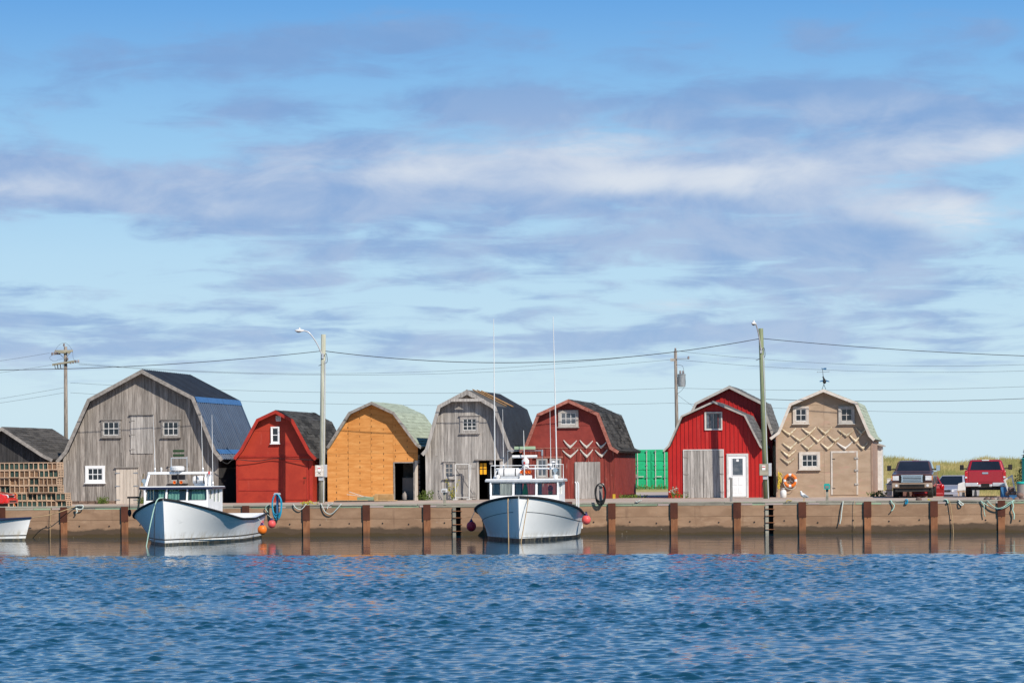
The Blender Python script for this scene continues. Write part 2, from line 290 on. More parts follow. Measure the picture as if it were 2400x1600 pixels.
def boot(q, col, tc):
    z = q.n('ShaderNodeSeparateXYZ', {0: tc}, out=None).outputs[2]
    st = q.m('MULTIPLY', q.m('GREATER_THAN', z, 0.20), q.m('LESS_THAN', z, 0.255))
    col = q.mix(st, col, (0.012, 0.014, 0.02))
    col = q.mix(q.m('LESS_THAN', z, 0.10), col, (0.05, 0.055, 0.05))
    sn = q.noise(q.vm('MULTIPLY', tc, (5, 5, 1.2)), 1.0, 5.0, 0.65)          # weed and rust stain over the waterline
    col = q.mix(q.m('MULTIPLY', q.ss(z, 0.25, 0.62, 1, 0), q.ss(sn, 0.42, 0.68, 0, 0.55)), col, (0.42, 0.34, 0.20))
    rub = q.noise(q.vm('MULTIPLY', tc, (1.5, 0.8, 3.5)), 1.0, 7.0, 0.7)      # scuffs along the side
    return q.mix(q.ss(rub, 0.56, 0.74, 0, 0.35), col, (0.42, 0.43, 0.41))
mk('hull_white', (0.90, 0.90, 0.88), (0.87, 0.87, 0.85), 0.45, (0.8, 0.8, 0.8), rnd=0.0, spec=0.5, extra=boot)
def boot2(q, col, tc):
    z = q.n('ShaderNodeSeparateXYZ', {0: tc}, out=None).outputs[2]
    col = q.mix(q.m('LESS_THAN', z, 0.14), col, (0.012, 0.014, 0.018))
    sn = q.noise(q.vm('MULTIPLY', tc, (5, 5, 1.2)), 1.0, 5.0, 0.65)
    col = q.mix(q.m('MULTIPLY', q.ss(z, 0.14, 0.5, 1, 0), q.ss(sn, 0.42, 0.68, 0, 0.5)), col, (0.40, 0.34, 0.22))
    rub = q.noise(q.vm('MULTIPLY', tc, (1.8, 1.0, 2.5)), 1.0, 7.0, 0.7)
    return q.mix(q.ss(rub, 0.56, 0.76, 0, 0.3), col, (0.42, 0.43, 0.41))
mk('hull_grey', (0.84, 0.85, 0.83), (0.79, 0.80, 0.785), 0.45, (0.8, 0.8, 0.8), rnd=0.0, spec=0.5, extra=boot2)
mk('navy_trim', (0.015, 0.02, 0.05), (0.02, 0.026, 0.06), 0.35, rnd=0.0, spec=0.5)
mk('curtain', (0.50, 0.66, 0.60), (0.26, 0.40, 0.36), 0.9, (12, 3, 0.4), rnd=0.1)
def clear_glass(name, tint, gl):
    m = bpy.data.materials.new(name); m.use_nodes = True; MATS[name] = m; t = m.node_tree; q = NT(t)
    t.nodes.remove(t.nodes['Principled BSDF'])
    fr = q.m('MULTIPLY_ADD', q.m('POWER', q.n('ShaderNodeLayerWeight', {0: 0.5}, out=1), 4.0), 0.6, 0.03)
    tr = q.n('ShaderNodeBsdfTransparent', {0: tint + (1,)}); g = q.n('ShaderNodeBsdfGlossy', {0: (1, 1, 1, 1), 'Roughness': 0.02})
    mx = q.n('ShaderNodeMixShader', {0: q.m('ADD', fr, gl, clamp=True), 1: tr, 2: g})
    q.L.new(mx, t.nodes['Material Output'].inputs[0])
clear_glass('window_glass', (0.80, 0.88, 0.86), 0.02)
clear_glass('windscreen', (0.74, 0.84, 0.81), 0.02)
def car_paint(name, c): mk(name, c, tuple(v * 0.92 for v in c), 0.3, (1, 1, 1), rnd=0.0, spec=0.5, coat=0.7, metal=0.1)
car_paint('car_bronze', (0.105, 0.05, 0.038)); car_paint('car_red', (0.36, 0.008, 0.016)); car_paint('car_red2', (0.30, 0.01, 0.012)); car_paint('car_silver', (0.40, 0.40, 0.46)); car_paint('car_scarlet', (0.72, 0.02, 0.015))
mk('bumper_tan', (0.40, 0.30, 0.22), (0.36, 0.27, 0.20), 0.35, rnd=0.0, metal=0.2)
mk('chrome', (0.70, 0.71, 0.73), (0.64, 0.65, 0.67), 0.15, rnd=0.0, metal=0.9)
mk('lamp_clear', (0.70, 0.70, 0.70), (0.55, 0.56, 0.58), 0.1, (8, 8, 8), rnd=0.0, spec=0.6)
mk('lamp_red', (0.50, 0.01, 0.012), (0.42, 0.008, 0.01), 0.15, rnd=0.0, spec=0.6)
mk('lamp_amber', (0.70, 0.22, 0.02), (0.6, 0.2, 0.02), 0.15, rnd=0.0, spec=0.6)
mk('lath', (0.62, 0.45, 0.31), (0.47, 0.33, 0.22), 0.85, (8, 8, 8), rnd=0.22)
mk('net_green', (0.045, 0.085, 0.07), (0.03, 0.055, 0.048), 0.9, (40, 40, 40), rnd=0.4)
mk('net_brown', (0.21, 0.125, 0.075), (0.12, 0.07, 0.04), 0.9, (40, 40, 40), rnd=0.4)
mk('leaf', (0.12, 0.17, 0.03), (0.08, 0.12, 0.02), 0.7, (9, 9, 9), rnd=0.3)
mk('leaf_yellow', (0.50, 0.40, 0.03), (0.36, 0.32, 0.03), 0.7, (9, 9, 9), rnd=0.3)
mk('grass', (0.42, 0.34, 0.145), (0.22, 0.225, 0.075), 0.8, (0.35, 0.35, 0.35), rnd=0.0, patch=[((0.46, 0.36, 0.16), (0.22, 0.22, 0.22), 0.55, 0.7), ((0.20, 0.23, 0.06), (0.5, 0.5, 0.5), 0.6, 0.75)])
mk('spruce', (0.02, 0.05, 0.02), (0.035, 0.075, 0.03), 0.8, (6, 6, 6), rnd=0.1)
mk('bark', (0.10, 0.075, 0.055), (0.07, 0.05, 0.04), 0.9, (9, 9, 3), rnd=0.1)
mk('feather_white', (0.80, 0.80, 0.79), (0.76, 0.76, 0.75), 0.7, (9, 9, 9), rnd=0.0)
mk('feather_grey', (0.34, 0.36, 0.39), (0.30, 0.32, 0.35), 0.7, (9, 9, 9), rnd=0.0)

# ------------------------------------------------------------------ mesh helpers
def V3(p): return Vector(p)
class MB:
    def __init__(s): s.v = []; s.f = []
    def add(s, vs, fs):
        o = len(s.v); s.v += [tuple(p) for p in vs]; s.f += [tuple(i + o for i in f) for f in fs]; return s
    def hexa(s, p):      # bottom ring 0-3, top ring 4-7
        return s.add(p, [(3, 2, 1, 0), (4, 5, 6, 7), (0, 1, 5, 4), (1, 2, 6, 5), (2, 3, 7, 6), (3, 0, 4, 7)])
    def box(s, x0, x1, y0, y1, z0, z1):
        return s.hexa([(x0, y0, z0), (x1, y0, z0), (x1, y1, z0), (x0, y1, z0), (x0, y0, z1), (x1, y0, z1), (x1, y1, z1), (x0, y1, z1)])
    def prism(s, poly, a, b, ax='y'):
        n = len(poly)
        mp = {'y': lambda p, k: (p[0], k, p[1]), 'x': lambda p, k: (k, p[0], p[1]), 'z': lambda p, k: (p[0], p[1], k)}[ax]
        return s.add([mp(p, a) for p in poly] + [mp(p, b) for p in poly],
                     [tuple(range(n)), tuple(range(2 * n - 1, n - 1, -1))] + [(i, i + n, (i + 1) % n + n, (i + 1) % n) for i in range(n)])
    def tube(s, pts, r, n=6, cap=True, flat=1.0):
        pts = [Vector(p) for p in pts]; rs = r if isinstance(r, (list, tuple)) else [r] * len(pts)
        up = Vector((0.13, 0.21, 0.97)); vs = []
        for i, p in enumerate(pts):
            d = (pts[min(i + 1, len(pts) - 1)] - pts[max(i - 1, 0)]).normalized()
            if abs(d.dot(up)) > 0.97: up = Vector((0.97, 0.1, 0.13))
            a = d.cross(up).normalized(); b = d.cross(a)
            for k in range(n):
                w = a * (cos(2 * pi * k / n) * rs[i]) + b * (sin(2 * pi * k / n) * rs[i]); w.y *= flat
                vs.append(p + w)
        fs = [(i * n + k, i * n + (k + 1) % n, (i + 1) * n + (k + 1) % n, (i + 1) * n + k) for i in range(len(pts) - 1) for k in range(n)]
        if cap: fs += [tuple(range(n - 1, -1, -1)), tuple(range((len(pts) - 1) * n, len(pts) * n))]
        return s.add(vs, fs)
    def lathe(s, prof, n=12, c=(0, 0, 0), ax='z'):
        vs = []
        for r, h in prof:
            for k in range(n):
                a, b = r * cos(2 * pi * k / n), r * sin(2 * pi * k / n)
                vs.append((c[0] + a, c[1] + b, c[2] + h) if ax == 'z' else (c[0] + a, c[1] + h, c[2] + b) if ax == 'y' else (c[0] + h, c[1] + a, c[2] + b))
        m = len(prof)
        return s.add(vs, [(i * n + k, i * n + (k + 1) % n, (i + 1) * n + (k + 1) % n, (i + 1) * n + k) for i in range(m - 1) for k in range(n)] +
                     [tuple(range(n - 1, -1, -1)), tuple(range((m - 1) * n, m * n))])
    def ball(s, c, r, n=12, sx=1, sy=1, sz=1):
        k = max(6, n // 2); pr = [(max(1e-4, sin(pi * i / k)), -cos(pi * i / k)) for i in range(k + 1)]
        t = MB().lathe(pr, n); return s.add([(c[0] + p[0] * r * sx, c[1] + p[1] * r * sy, c[2] + p[2] * r * sz) for p in t.v], t.f)
    def panel(s, q4, u0, u1, v0, v1, lift, th=0.012):
        """a plate lying on the quad (bottom left, bottom right, top right, top left)"""
        a, b, c, d = [Vector(p) for p in q4]; nrm = (b - a).cross(d - a).normalized()
        P = lambda u, v: (a * (1 - u) + b * u) * (1 - v) + (d * (1 - u) + c * u) * v
        pts = [P(u0, v0), P(u1, v0), P(u1, v1), P(u0, v1)]
        return s.hexa([p + nrm * (lift - th) for p in pts] + [p + nrm * lift for p in pts])
    def mesh(s, name):
        me = bpy.data.meshes.new(name); me.from_pydata(s.v, [], s.f); return me
    def build(s, name, mat, parent=None, smooth=False, bevel=0.0, kind=None, seg=2):
        me = s.mesh(name)
        if len(s.f) < 4000:
            bm = bmesh.new(); bm.from_mesh(me); bmesh.ops.recalc_face_normals(bm, faces=bm.faces); bm.to_mesh(me); bm.free()
        o = put(name, me, mat, parent, kind)
        if smooth: me.polygons.foreach_set('use_smooth', [True] * len(me.polygons))
        if bevel:
            bv = o.modifiers.new('bevel', 'BEVEL'); bv.width = bevel; bv.segments = seg; bv.limit_method = 'ANGLE'; bv.angle_limit = radians(35)
        return o
def put(name, me, mat, parent=None, kind=None):
    o = bpy.data.objects.new(name, me); COL.objects.link(o)
    if mat and not me.materials: me.materials.append(MATS[mat])
    if parent: o.parent = parent
    if kind: o['kind'] = kind
    return o
def tag(o, label, cat, group=None):
    o['label'] = label; o['category'] = cat
    if group: o['group'] = group
    return o
def thing(name, label, cat, loc, rot=None, group=None):
    o = bpy.data.objects.new(name, None); COL.objects.link(o); o.empty_display_size = 0.2
    o.location = loc; o.rotation_euler = (0, 0, -TH if rot is None else rot)
    return tag(o, label, cat, group)
def place(o, loc, rot=None):
    o.location = loc; o.rotation_euler = (0, 0, -TH if rot is None else rot); return o
def smooth_path(pts, k=6):
    pts = [Vector(p) for p in pts]; out = []
    for i in range(len(pts) - 1):
        p0, p1, p2, p3 = pts[max(i - 1, 0)], pts[i], pts[i + 1], pts[min(i + 2, len(pts) - 1)]
        for j in range(k):
            t = j / k
            out.append(0.5 * ((2 * p1) + (p2 - p0) * t + (2 * p0 - 5 * p1 + 4 * p2 - p3) * t * t + (3 * p1 - p0 - 3 * p2 + p3) * t ** 3))
    return out + [pts[-1]]
def rope(name, label, cat, pts, r, mat, group=None, k=6, n=6):
    """a line through world points, as one thing whose origin lies at its first point"""
    p = smooth_path(pts, k); o0 = p[0].copy()
    o = MB().tube([q - o0 for q in p], r, n).build(name, mat, None, smooth=True); o.location = o0
    return tag(o, label, cat, group)

# ------------------------------------------------------------------ water
def make_water():
    rng = np.random.default_rng(11)
    def tile(N, Lm, lam_lo, lam_hi, wdir, spread, rms):
        k1 = np.fft.fftfreq(N, Lm / N) * 2 * np.pi
        kx, ky = np.meshgrid(k1, k1, indexing='ij'); k = np.hypot(kx, ky); k[0, 0] = 1e-6
        kl, kh = 2 * np.pi / lam_hi, 2 * np.pi / lam_lo
        amp = np.where(k > 0, k ** -2.35, 0) * np.exp(-(kl / k) ** 4) * np.exp(-(k / kh) ** 2)
        cosd = (kx * np.cos(wdir) + ky * np.sin(wdir)) / k
        amp = amp * (0.18 + np.abs(cosd) ** spread); amp[0, 0] = 0
        h = np.fft.ifft2(amp * np.exp(2j * np.pi * rng.random((N, N)))).real
        gx, gy = np.gradient(h, Lm / N); sl = np.sqrt((gx ** 2 + gy ** 2).mean())
        return h * (rms / sl)
    def sample(T, Lm, X, Y, ang):
        N = T.shape[0]; c, s_ = np.cos(ang), np.sin(ang)
        a = ((X * c + Y * s_) / Lm * N) % N; b = ((-X * s_ + Y * c) / Lm * N) % N
        i = np.floor(a).astype(int); j = np.floor(b).astype(int); fa = a - i; fb = b - j
        i %= N; j %= N; i2 = (i + 1) % N; j2 = (j + 1) % N
        return T[i, j] * (1 - fa) * (1 - fb) + T[i2, j] * fa * (1 - fb) + T[i, j2] * (1 - fa) * fb + T[i2, j2] * fa * fb
    T1 = tile(1024, 43.0, 0.17, 0.58, 1.48, 2.4, 0.084); T2 = tile(512, 23.0, 0.15, 0.50, 1.75, 1.8, 0.082)
    T3 = tile(512, 47.0, 0.35, 2.6, 1.5, 2.2, 0.0060); T4 = tile(256, 61.0, 6.0, 22.0, 1.2, 0.5, 1.0)
    xs = np.linspace(-1, 1, 700)
    ys = [36.0]
    while ys[-1] < 146: ys.append(ys[-1] + (0.060 + 0.0003 * (ys[-1] - 36) if ys[-1] < 118 else 0.16))
    ys = np.array(ys); wid = 7.0 + 0.17 * ys                       # a finer grid where the water is nearer
    X, Y = np.meshgrid(xs, ys, indexing='ij'); X = X * wid[None, :]
    tt = (X - Q0[0]) * M[0] + (Y - Q0[1]) * M[1]; ss = (X - Q0[0]) * E[0] + (Y - Q0[1]) * E[1]
    gust = sample(T4, 61.0, X, Y, 0.4); gust = gust / gust.std()
    edge = -30.0 - 0.10 * ss + gust * 0.9
    f = np.clip((edge - tt) / 3.0, 0, 1); f = f * f * (3 - 2 * f)          # sheltered strip under the quay, wind beyond it
    depth_soft = np.clip((edge - tt) / 22.0, 0, 1)
    amp = f * (0.62 + 0.38 * depth_soft) * (1 + 0.14 * gust)
    R = sample(T1, 43.0, X, Y, 0.0) + sample(T2, 23.0, X, Y, 0.25); sg = R.std(); R = R + 0.30 * (R * R / sg - sg)     # peaked crests, flat troughs
    Z = amp * R + (1 - f) * sample(T3, 47.0, X, Y, 0.3)
    nx, ny = len(xs), len(ys)
    co = np.stack([X, Y, WATER + Z], -1).reshape(-1, 3).astype(np.float32)
    ii, jj = np.meshgrid(np.arange(nx - 1), np.arange(ny - 1), indexing='ij'); a = (ii * ny + jj).ravel()
    quads = np.stack([a, a + ny, a + ny + 1, a + 1], -1).astype(np.int32)
    # wide open water round the rippled part
    wa, wb, yb = wid[0], wid[-1], ys[-1]; ring = [(-1500, -600), (1500, -600), (1500, 36), (-1500, 36), (-wa, 36), (wa, 36), (-wb, yb), (wb, yb), (-1500, yb), (1500, yb)]
    base = len(co); co = np.vstack([co, np.array([(p[0], p[1], WATER) for p in ring], np.float32)])
    extra = np.array([(0, 1, 2, 3), (3, 4, 6, 8), (5, 2, 9, 7)], np.int32) + base
    quads = np.vstack([quads, extra])
    me = bpy.data.meshes.new('water'); me.vertices.add(len(co)); me.vertices.foreach_set('co', co.ravel())
    me.loops.add(quads.size); me.loops.foreach_set('vertex_index', quads.ravel())
    me.polygons.add(len(quads)); me.polygons.foreach_set('loop_start', np.arange(0, quads.size, 4, dtype=np.int32))
    me.polygons.foreach_set('use_smooth', np.ones(len(quads), bool)); me.update(calc_edges=True); me.validate()
    m = bpy.data.materials.new('water'); m.use_nodes = True; MATS['water'] = m; q = NT(m.node_tree); bs = m.node_tree.nodes['Principled BSDF']
    bs.inputs['Base Color'].default_value = (0.003, 0.042, 0.070, 1); bs.inputs['Roughness'].default_value = 0.05; bs.inputs['IOR'].default_value = 1.333
    g = q.n('ShaderNodeNewGeometry', out=None).outputs['Position']
    n = q.noise(q.vm('MULTIPLY', g, (1.0, 1.6, 1.0)), 5.0, 3.0, 0.6)
    q.L.new(q.n('ShaderNodeBump', {'Strength': 0.25, 'Distance': 0.004, 'Height': n}), bs.inputs['Normal'])
    o = put('water', me, 'water', None, 'structure'); return o
make_water()

# ------------------------------------------------------------------ ground, quay deck, dunes
def make_ground():
    m = MB(); ss = [-70 + 5 * i for i in range(16)] + [8.6, 10.2, 15, 20, 30, 45]; ts = [0.0, 3, 6, 9, 12, 15, 17, 19, 21, 23, 25.5, 30, 40, 62.0]
    vs = [W(s, t, ground(s, t)) for s in ss for t in ts]; n = len(ts)
    m.add(vs, [(i * n + j, (i + 1) * n + j, (i + 1) * n + j + 1, i * n + j + 1) for i in range(len(ss) - 1) for j in range(n - 1)])
    m.build('quay_deck', 'asphalt', kind='structure')
    g = MB(); g.add([W(-4000, 23, -0.62), W(4000, 23, -0.62), W(4000, 9000, -0.62), W(-4000, 9000, -0.62)], [(0, 1, 2, 3)])
    g.build('ground', 'dirt', kind='structure')
make_ground()
def dune_h(X, Y):
    k = min(1.0, max(0.0, (Y - 182) / 40.0)); k = k * k * (3 - 2 * k); X0 = X
    wob = 0.20 * sin(X * 0.31 + 1.3) + 0.14 * sin(X * 0.83 + Y * 0.11) + 0.10 * sin(X * 1.9 + 0.6 + Y * 0.2)
    return -0.50 + k * (2.08 + wob)
def make_dune():
    rng = random.Random(5)
    xs = [-70 + 1.5 * i for i in range(100)]; ys = [180 + 2.0 * i for i in range(31)]
    m = MB(); n = len(ys); m.add([(x, y, dune_h(x, y)) for x in xs for y in ys], [(i * n + j, (i + 1) * n + j, (i + 1) * n + j + 1, i * n + j + 1) for i in range(len(xs) - 1) for j in range(n - 1)])
    m.build('dune', 'grass', smooth=True, kind='structure')
    b = MB(); vs, fs = b.v, b.f
    def blade(x, y, h, w):
        z = dune_h(x, y) - 0.03; a = rng.uniform(-0.6, 0.6); lx, ly = rng.gauss(0.10, 0.16) * h, rng.gauss(0, 0.15) * h; o = len(vs)
        vs.extend([(x - w * cos(a), y - w * sin(a), z), (x + w * cos(a), y + w * sin(a), z), (x + lx * 0.4 + w * 0.7, y + ly * 0.4, z + h * 0.6), (x + lx * 0.4 - w * 0.7, y + ly * 0.4, z + h * 0.6), (x + lx * 1.3, y + ly, z + h)])
        fs.extend([(o, o + 1, o + 2, o + 3), (o + 3, o + 2, o + 4)])
    for _ in range(9500):                       # tussocks
        x = rng.uniform(14, 46); y = rng.uniform(181, 224); big = rng.random() ** 2
        for _ in range(rng.randint(7, 13)):
            blade(x + rng.gauss(0, 0.28), y + rng.gauss(0, 0.28), rng.uniform(0.18, 0.38) + 0.30 * big, rng.uniform(0.009, 0.02))
    b.build('dune_grass', 'grass', kind='stuff')['label'] = 'long yellow green grass covering the dune'
make_dune()

# ------------------------------------------------------------------ quay wall with piles and timbers
PILES = [2, 147, 290, 428, 574, 716, 857, 999, 1141, 1286, 1433, 1579, 1727, 1880, 2033, 2189, 2347]
SL = [-60, -52, -48, -44, -40, -36]; 
def make_quay():
    s0 = S(1000, 0)
    root = thing('quay_wall', 'long brown concrete quay wall with rusty steel piles and timber edging', 'quay wall', W(s0, 0, WATER))
    X = lambda s: s - s0; Z = lambda z: z - WATER
    rng = random.Random(3)
    MB().box(X(-62), X(44), 0.40, 2.2, Z(-4), Z(-0.20)).build('backing', 'interior', root)
    ps = [S(p, -0.2) for p in PILES]; d = ps[-1] - ps[-2]
    ps = [ps[0] - 3 * i for i in range(8, 0, -1)] + ps + [ps[-1] + d * i for i in range(1, 6)]
    slots = [(S(1066, 0), S(1079, 0)), (S(1799, 0), S(1812, 0))]
    mid = -0.66
    bounds = [-62] + [p + 0.0 for p in ps] + [44]
    for a, b in zip(bounds[:-1], bounds[1:]):
        cuts = [(a, b)]
        for (u, v) in slots:
            cuts = [c for (p, q) in cuts for c in ([(p, q)] if v < p or u > q else [(p, u), (v, q)])]
        for (p, q) in cuts:
            mid = -0.66 + rng.uniform(-0.03, 0.03)
            for (z0, z1) in ((-3.4, mid - 0.005), (mid + 0.005, -0.165)):
                MB().box(X(p) + 0.006, X(q) - 0.006, rng.uniform(0, 0.012), 0.42, Z(z0), Z(z1)).build('concrete_panel', 'concrete', root)
    # the two ladder recesses
    for k, (u, v) in enumerate(slots):
        MB().box(X(u) - 0.10, X(u) + 0.04, -0.055, 0.02, Z(-1.6), Z(-0.18)).build('ladder_board', 'timber_grey', root)
        for j in range(4):
            z = -0.34 - 0.30 * j
            MB().tube([(X(u) - 0.08, -0.02, Z(z)), (X(u) - 0.08, -0.09, Z(z)), (X(v) + 0.06, -0.09, Z(z)), (X(v) + 0.06, -0.02, Z(z))], 0.016, 6).build('ladder_rung', 'rust_light', root)
    # anchor bolt holes with rust under them
    hole = MB().lathe([(0.035, -0.012), (0.03, 0.0)], 8, ax='y'); hm = hole.mesh('bolt_hole'); hm.materials.append(MATS['black_metal'])
    for a, b in zip(ps[:-1], ps[1:]):
        for f in (0.27, 0.73):
            o = put('bolt_hole', hm, None, root); o.location = (X(a + (b - a) * f + rng.uniform(-0.15, 0.15)), -0.001, Z(-0.90 + rng.uniform(-0.05, 0.05)))
    # steel H piles: broad dark guard above, narrower lighter flange below
    up = MB().box(-0.165, 0.165, -0.095, -0.06, Z(-0.72), Z(-0.035)).box(-0.150, -0.12, -0.06, 0.0, Z(-0.72), Z(-0.05)).box(0.12, 0.15, -0.06, 0.0, Z(-0.72), Z(-0.05)).mesh('pile_guard'); up.materials.append(MATS['rust_dark'])
    lo = MB().box(-0.145, 0.145, -0.078, -0.052, Z(-4), Z(-0.70)).box(-0.015, 0.015, -0.052, 0.0, Z(-4), Z(-0.72)).box(-0.145, 0.145, -0.03, -0.004, Z(-4), Z(-0.72)).mesh('pile_flange'); lo.materials.append(MATS['rust_light'])
    for p in ps:
        g = put('pile_guard', up, None, root); g.location.x = X(p)
        h = put('pile_flange', lo, None, g)
        bt = MB().lathe([(0.02, -0.086), (0.016, -0.078)], 6, c=(0, 0, Z(-0.76)), ax='y').build('bolt', 'black_metal', g)
    # timber cap on short blocks
    s = -60.0
    while s < 42:
        L = rng.uniform(3.2, 5.5)
        dz = rng.uniform(-0.008, 0.008)
        MB().box(X(s) + 0.012, X(s + L), -0.03 + rng.uniform(-0.01, 0.012), 0.24, Z(-0.078 + dz), Z(0.002 + dz)).build('cap_timber', 'timber_grey', root, bevel=0.012, seg=1)
        s += L
    s = -60.0
    while s < 42:
        L = rng.choice((0.55, 0.8, 1.1, 1.6, 2.3))
        o = MB().box(X(s), X(s + L), -0.012 + rng.uniform(0, 0.02), 0.22, Z(-0.163), Z(-0.088)).build('cap_block', rng.choice(('timber_green', 'timber_green', 'timber_grey')), root)
        s += L + (rng.choice((0.25, 0.5, 0.8)) if rng.random() < 0.55 else 0.012)
make_quay()

# ------------------------------------------------------------------ sheds
def offset_line(P, d):
    """the roof line moved inwards (down) by d, mitred"""
    out = []
    for i, p in enumerate(P):
        ns = []
        for a, b in ((i - 1, i), (i, i + 1)):
            if a >= 0 and b < len(P):
                dx, dz = P[b][0] - P[a][0], P[b][1] - P[a][1]; l = math.hypot(dx, dz); ns.append((dz / l, -dx / l))
        nx, nz = sum(n[0] for n in ns) / len(ns), sum(n[1] for n in ns) / len(ns); l2 = max(0.5, nx * nx + nz * nz)
        out.append((p[0] + nx * d / l2, p[1] + nz * d / l2))
    return out
def cell_poly(a, b, z0, z1, P):
    f = lambda x: line_z(P, x)
    xs = sorted({a, b} | {p[0] for p in P if a < p[0] < b})
    ys = []
    for i, x in enumerate(xs):
        ys.append((x, f(x)))
        if i + 1 < len(xs):
            x2 = xs[i + 1]; za, zb = f(x), f(x2)
            for lim in (z1, z0):
                if (za - lim) * (zb - lim) < 0: ys.append((x + (x2 - x) * (lim - za) / (zb - za), lim))
    ys = sorted(ys); top = [(x, min(z1, z)) for x, z in ys if z >= z0 - 1e-9]
    if len(top) < 2 or max(z for _, z in top) - z0 < 0.02: return None
    poly = [(top[0][0], z0), (top[-1][0], z0)] + [p for p in reversed(top) if p[1] > z0 + 1e-6]
    return poly if len(poly) >= 3 else None
def line_z(P, x):
    if x <= P[0][0]: return P[0][1]
    for (x0, z0), (x1, z1) in zip(P[:-1], P[1:]):
        if x0 <= x <= x1 and x1 > x0: return z0 + (z1 - z0) * (x - x0) / (x1 - x0)
    return P[-1][1]

